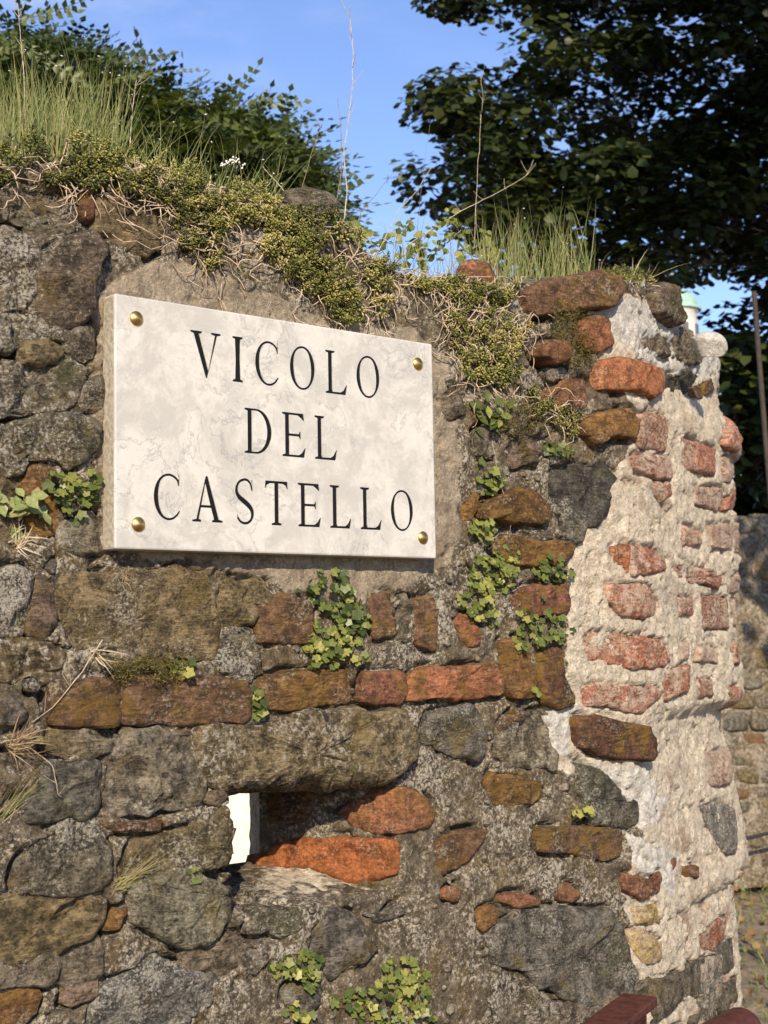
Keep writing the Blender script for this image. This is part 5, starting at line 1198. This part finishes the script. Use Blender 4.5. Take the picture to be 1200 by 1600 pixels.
# broad-leaved tree
M_TREE = mat_leaf('tree_leaf', [(.014, .022, .006), (.030, .044, .010), (.085, .090, .018)], .45, .18, .3)
def star_leaf():
    an = np.radians([180, 112, 62, 0, -62, -112]); rr = np.array([.45, .85, .95, 1.15, .95, .85])
    v = np.concatenate([[[0, 0, 0]], np.stack([rr*np.cos(an), rr*np.sin(an)*.85, .2*rr*np.abs(np.sin(an))-.12*rr], 1)]); f = np.array([(0, 1+i, 1+(i+1) % 6) for i in range(6)]); return v, f
def tree(name, label, poly, ncl, nleaf, dist, size, seed, trunk_px, holes=(), csize=.34, extra=()):
    r = np.random.default_rng(seed); o = thing(name, label, 'tree'); p = np.array(poly, float); Cc = []
    while len(Cc) < ncl:
        x = r.uniform(p[:, 0].min(), p[:, 0].max(), 64); y = r.uniform(p[:, 1].min(), p[:, 1].max(), 64); m = pip(x, y, poly)
        for hx, hy, hr in holes: m &= np.hypot(x-hx, y-hy) > hr
        for a, b in zip(x[m], y[m]): Cc.append(at_depth(a, b, r.uniform(*dist)))
    for a, b, dd in extra: Cc.append(at_depth(a, b, dd))
    Cc = np.array(Cc[:ncl] if not extra else Cc); n = len(Cc)*nleaf; ci = np.repeat(np.arange(len(Cc)), nleaf)
    d = r.normal(0, 1, (n, 3)); d /= np.linalg.norm(d, axis=1)[:, None]; rad = r.uniform(.2, 1, n)**.5*csize*r.uniform(.7, 1.2, len(Cc))[ci]
    P = Cc[ci]+d*rad[:, None]*np.array([[1, 1, .55]])
    nrm = np.array([[-.15, -.2, 1.0]])+d*.45+r.normal(0, .35, (n, 3)); tv, tf = star_leaf(); a, f = scatter(tv, tf, P, frames(nrm, r.uniform(0, 6.28, n)), r.uniform(*size, n))
    me = mesh_np('crown', a, f); attr(me, 'tint', np.repeat(np.clip(r.normal(.42, .2, len(Cc))[ci]+r.normal(0, .16, n), 0, 1), len(tv))); obj('crown', me, M_TREE, o)
    tx, ty = trunk_px; dm = sum(dist)/2; b = at_depth(tx, 1200, dm); b[2] = -.05; t = at_depth(tx-40, ty, dm); u = np.linspace(0, 1, 14)[:, None]; q = b*(1-u)+t*u; q[1:-1] += r.normal(0, .05, (12, 3)); R0 = .22*dm/12
    paths, rads = [q], [np.linspace(R0, R0*.35, 14)]
    for k in range(26):
        i = int(r.integers(5, 13)); e = Cc[int(r.integers(len(Cc)))]; s = q[i]; u2 = np.linspace(0, 1, 9)[:, None]; mid = (s+e)/2+np.array([0, 0, .35]); L = (1-u2)**2*s+2*u2*(1-u2)*mid+u2*u2*e; paths.append(L); rads.append(np.linspace(R0*.3, .012, 9))
        for j in range(3):
            e2 = L[6]+r.normal(0, .25, 3); paths.append(np.linspace(L[6], e2, 5)); rads.append(np.linspace(.03, .006, 5))
    Vt, Ft_ = tubes(paths, rads, 8); obj('trunk', mesh_np('trunk', Vt, Ft_), M_BARK, o)
tree('maple_tree', 'large dark broad-leaved tree filling the upper right corner',
     [(880, -700), (840, -60), (800, -12), (860, 18), (850, 60), (815, 80), (790, 112), (745, 130), (705, 155), (682, 160), (680, 200), (700, 240), (690, 290), (690, 320), (715, 335), (740, 340), (760, 400), (850, 440), (960, 440), (1040, 440), (1075, 440), (1110, 405), (1160, 430), (1190, 470), (1250, 520), (1500, 560), (1900, 500), (1950, -700)],
     1750, 108, (10.2, 15.2), (.036, .060), 81, (1420, -200), holes=((1092, 478, 50), (830, 155, 14), (690, 345, 22)), extra=[(700, 5, 11.5), (730, 12, 11.6), (765, 8, 11.4), (690, -10, 11.8), (680, 145, 11), (690, 170, 11.2), (675, 300, 11.2), (672, 280, 11.5), (1175, 545, 11), (1150, 500, 11.8)])
tree('shade_tree', 'dark shrubby tree between the broken wall end and the leaning pole',
     [(1095, 560), (1130, 530), (1200, 540), (1320, 520), (1450, 600), (1450, 830), (1100, 830)], 230, 56, (9.6, 12.4), (.04, .07), 82, (1300, 600), csize=.28)
# tall slim tree added outside the right edge to shade far wall and big tree
def added_slim_tree():
    r = np.random.default_rng(95); o = thing('added_slim_tree', 'tall slim tree added unseen right of the view to shade the far wall', 'tree'); base = np.array([4.75, -.2, 0]); nc, nl = 330, 46
    z = r.uniform(2.7, 13.5, nc); a = r.uniform(0, 6.28, nc); q = np.sqrt(r.random(nc))*1.35*np.sin(np.clip((z-1.9)/12.2, .05, 1)*math.pi)**.45; Cc = base+np.stack([q*np.cos(a), q*np.sin(a), z], 1)
    ci = np.repeat(np.arange(nc), nl); n = nc*nl; d = r.normal(0, 1, (n, 3)); d /= np.linalg.norm(d, axis=1)[:, None]; P = Cc[ci]+d*(r.random(n)**.5*.34)[:, None]
    tv, tf = star_leaf(); aa, f = scatter(tv, tf, P, frames(np.array([[-.2, -.3, .9]])+r.normal(0, .5, (n, 3)), r.uniform(0, 6.28, n)), r.uniform(.06, .09, n)); me = mesh_np('crown', aa, f); attr(me, 'tint', np.repeat(np.clip(r.normal(.45, .2, n), 0, 1), len(tv))); obj('crown', me, M_TREE, o)
    u = np.linspace(0, 1, 12)[:, None]; t = base+np.array([[.1, .05, 12.5]])*u; paths, rads = [t], [np.linspace(.14, .02, 12)]
    for k in range(30):
        e = Cc[int(r.integers(nc))]; s = base+np.array([0, 0, max(2.2, e[2]-.9)]); paths.append(np.linspace(s, e, 5)); rads.append(np.linspace(.04, .008, 5))
    Vt, Ft_ = tubes(paths, rads, 8); obj('trunk', mesh_np('trunk', Vt, Ft_), M_BARK, o)
added_slim_tree()
# leaning pole
q = np.array([at_depth(1178, 455, 6.2), at_depth(1186, 560, 6.2), at_depth(1199, 720, 6.2), at_depth(1214, 900, 6.2), at_depth(1250, 1400, 6.2)]); q[-1, 2] = 0
Vt, Ft_ = tubes([q], [.011], 12); tag(obj('leaning_pole', mesh_np('leaning_pole', Vt, Ft_), plain('weathered_pole_wood', (.05, .035, .026), .8, 0, .002, 40, .3)), 'thin brown pole leaning at the right edge before the dark shrub', 'pole')
# distant cupola
def cupola():
    o = thing('church_tower', 'distant white tower with pale green dome seen past the broken wall end', 'tower'); dist = 70; ctr = at_depth(1052, 480, dist); s = dist/FPX; eave = at_depth(1052, 487, dist)[2]; R0 = 36*s
    M_W = plain('white_plaster', (.80, .76, .68), .8, 0, 0, 2, .06); M_C = plain('green_copper', (.30, .44, .36), .7, 0, 0, 2, .15); loc = (ctr[0], ctr[1], 0)
    lathe('drum', [(R0*1.35, 0), (R0*1.35, eave-3.6), (R0*1.5, eave-3.5), (R0*1.5, eave-3.2), (R0, eave-3.1), (R0, eave-.16), (R0*1.06, eave-.12), (R0*1.06, eave-.02)], M_W, o, loc, 'Z', 24)
    lathe('dome', [(R0*1.2, eave-.02), (R0*1.2, eave+.08)]+[(R0*1.08*math.cos(a), eave+.08+R0*.95*math.sin(a)) for a in np.linspace(0, 1.45, 12)]+[(R0*.12, eave+R0*1.2), (R0*.12, eave+R0*1.5), (.01, eave+R0*1.8)], M_C, o, loc, 'Z', 24)
    for k in range(8):
        a = k*math.pi/4+.35; bm = bmesh.new(); add_box(bm, (0, 0, 0), (R0*.35, .12, 1.3), None, .05); bmesh.ops.rotate(bm, cent=(0, 0, 0), matrix=Matrix.Rotation(a+math.pi/2, 3, 'Z'), verts=bm.verts)
        bmesh.ops.translate(bm, vec=(ctr[0]+R0*math.cos(a), ctr[1]+R0*math.sin(a), eave-1.4), verts=bm.verts); bm_obj('window', bm, plain('dark_opening', (.10, .10, .10), .6), o)
cupola()
# brown railings at the bottom right
M_RAIL = plain('red_brown_paint', (.080, .024, .015), .6, 0, .0006, 90, .4); M_RAIL.node_tree.nodes['Principled BSDF'].inputs['Specular IOR Level'].default_value = .25
def rail_box():
    o = thing('steel_railing', 'red-brown steel railing with square top rail ending before the wall corner', 'railing')
    e = at_depth(1000, 1553, 1.62); f = at_depth(880, 1609, 1.40); d = e-f; d[2] = 0; d /= np.linalg.norm(d); z0 = e[2]; L = 1.5; n = np.array([d[1], -d[0], 0]); a = math.atan2(d[1], d[0]); R_ = Matrix.Rotation(a, 3, 'Z')
    def part(name, u, z, sx, sy, sz, bev=.003, off=0):
        bm = bmesh.new(); add_box(bm, (0, 0, 0), (sx, sy, sz), None, bev); bmesh.ops.rotate(bm, cent=(0, 0, 0), matrix=R_, verts=bm.verts); c = e-d*u+n*off; bmesh.ops.translate(bm, vec=(c[0], c[1], z), verts=bm.verts); bm_obj(name, bm, M_RAIL, o)
    part('top_rail', L/2, z0-.006, L, .042, .012); part('side_plate', L/2+.012, z0-.050, L-.024, .006, .070, .002, .012); part('back_plate', L/2+.012, z0-.050, L-.024, .006, .070, .002, -.012)
    part('lower_rail', L/2, .16, L-.1, .03, .03)
    for u in (.05, L-.05): part('post', u, (z0-.015)/2, .040, .030, z0-.015)
    for k in range(11): part('baluster', .15+k*.12, (z0-.085+.17)/2, .014, .014, z0-.085-.17, .001)
rail_box()
def rail_tube():
    o = thing('tube_railing', 'red-brown round tube handrail end at the bottom right corner', 'railing')
    e = at_depth(1166, 1606, 1.75); f = at_depth(1060, 1660, 1.60); d = e-f; d[2] = 0; d /= np.linalg.norm(d); R0 = .028; L = 1.2
    ang = np.linspace(0, math.pi/2, 7); q = [e-d*L]+[e-d*R0*.6]+[e-d*R0*.6+d*R0*.6*math.sin(t) for t in ang[1:]]; rr = [R0, R0]+[max(R0*math.cos(t)**.6, .0008) for t in ang[1:]]
    Vt, Ft_ = tubes([np.array(q)], [np.array(rr)], 20); obj('handrail', mesh_np('handrail', Vt, Ft_), M_RAIL, o)
    for u in (.12, 1.0):
        b = e-d*u; Vt, Ft_ = tubes([np.array([(b[0], b[1], 0), (b[0], b[1], e[2]-.005)])], [.018], 14); obj('post', mesh_np('post', Vt, Ft_), M_RAIL, o)
    b = np.array([(*(e-d*.12)[:2], .5), (*(e-d*1.0)[:2], .5)]); Vt, Ft_ = tubes([b], [.012], 12); obj('lower_rail', mesh_np('lower_rail', Vt, Ft_), M_RAIL, o)
rail_tube()
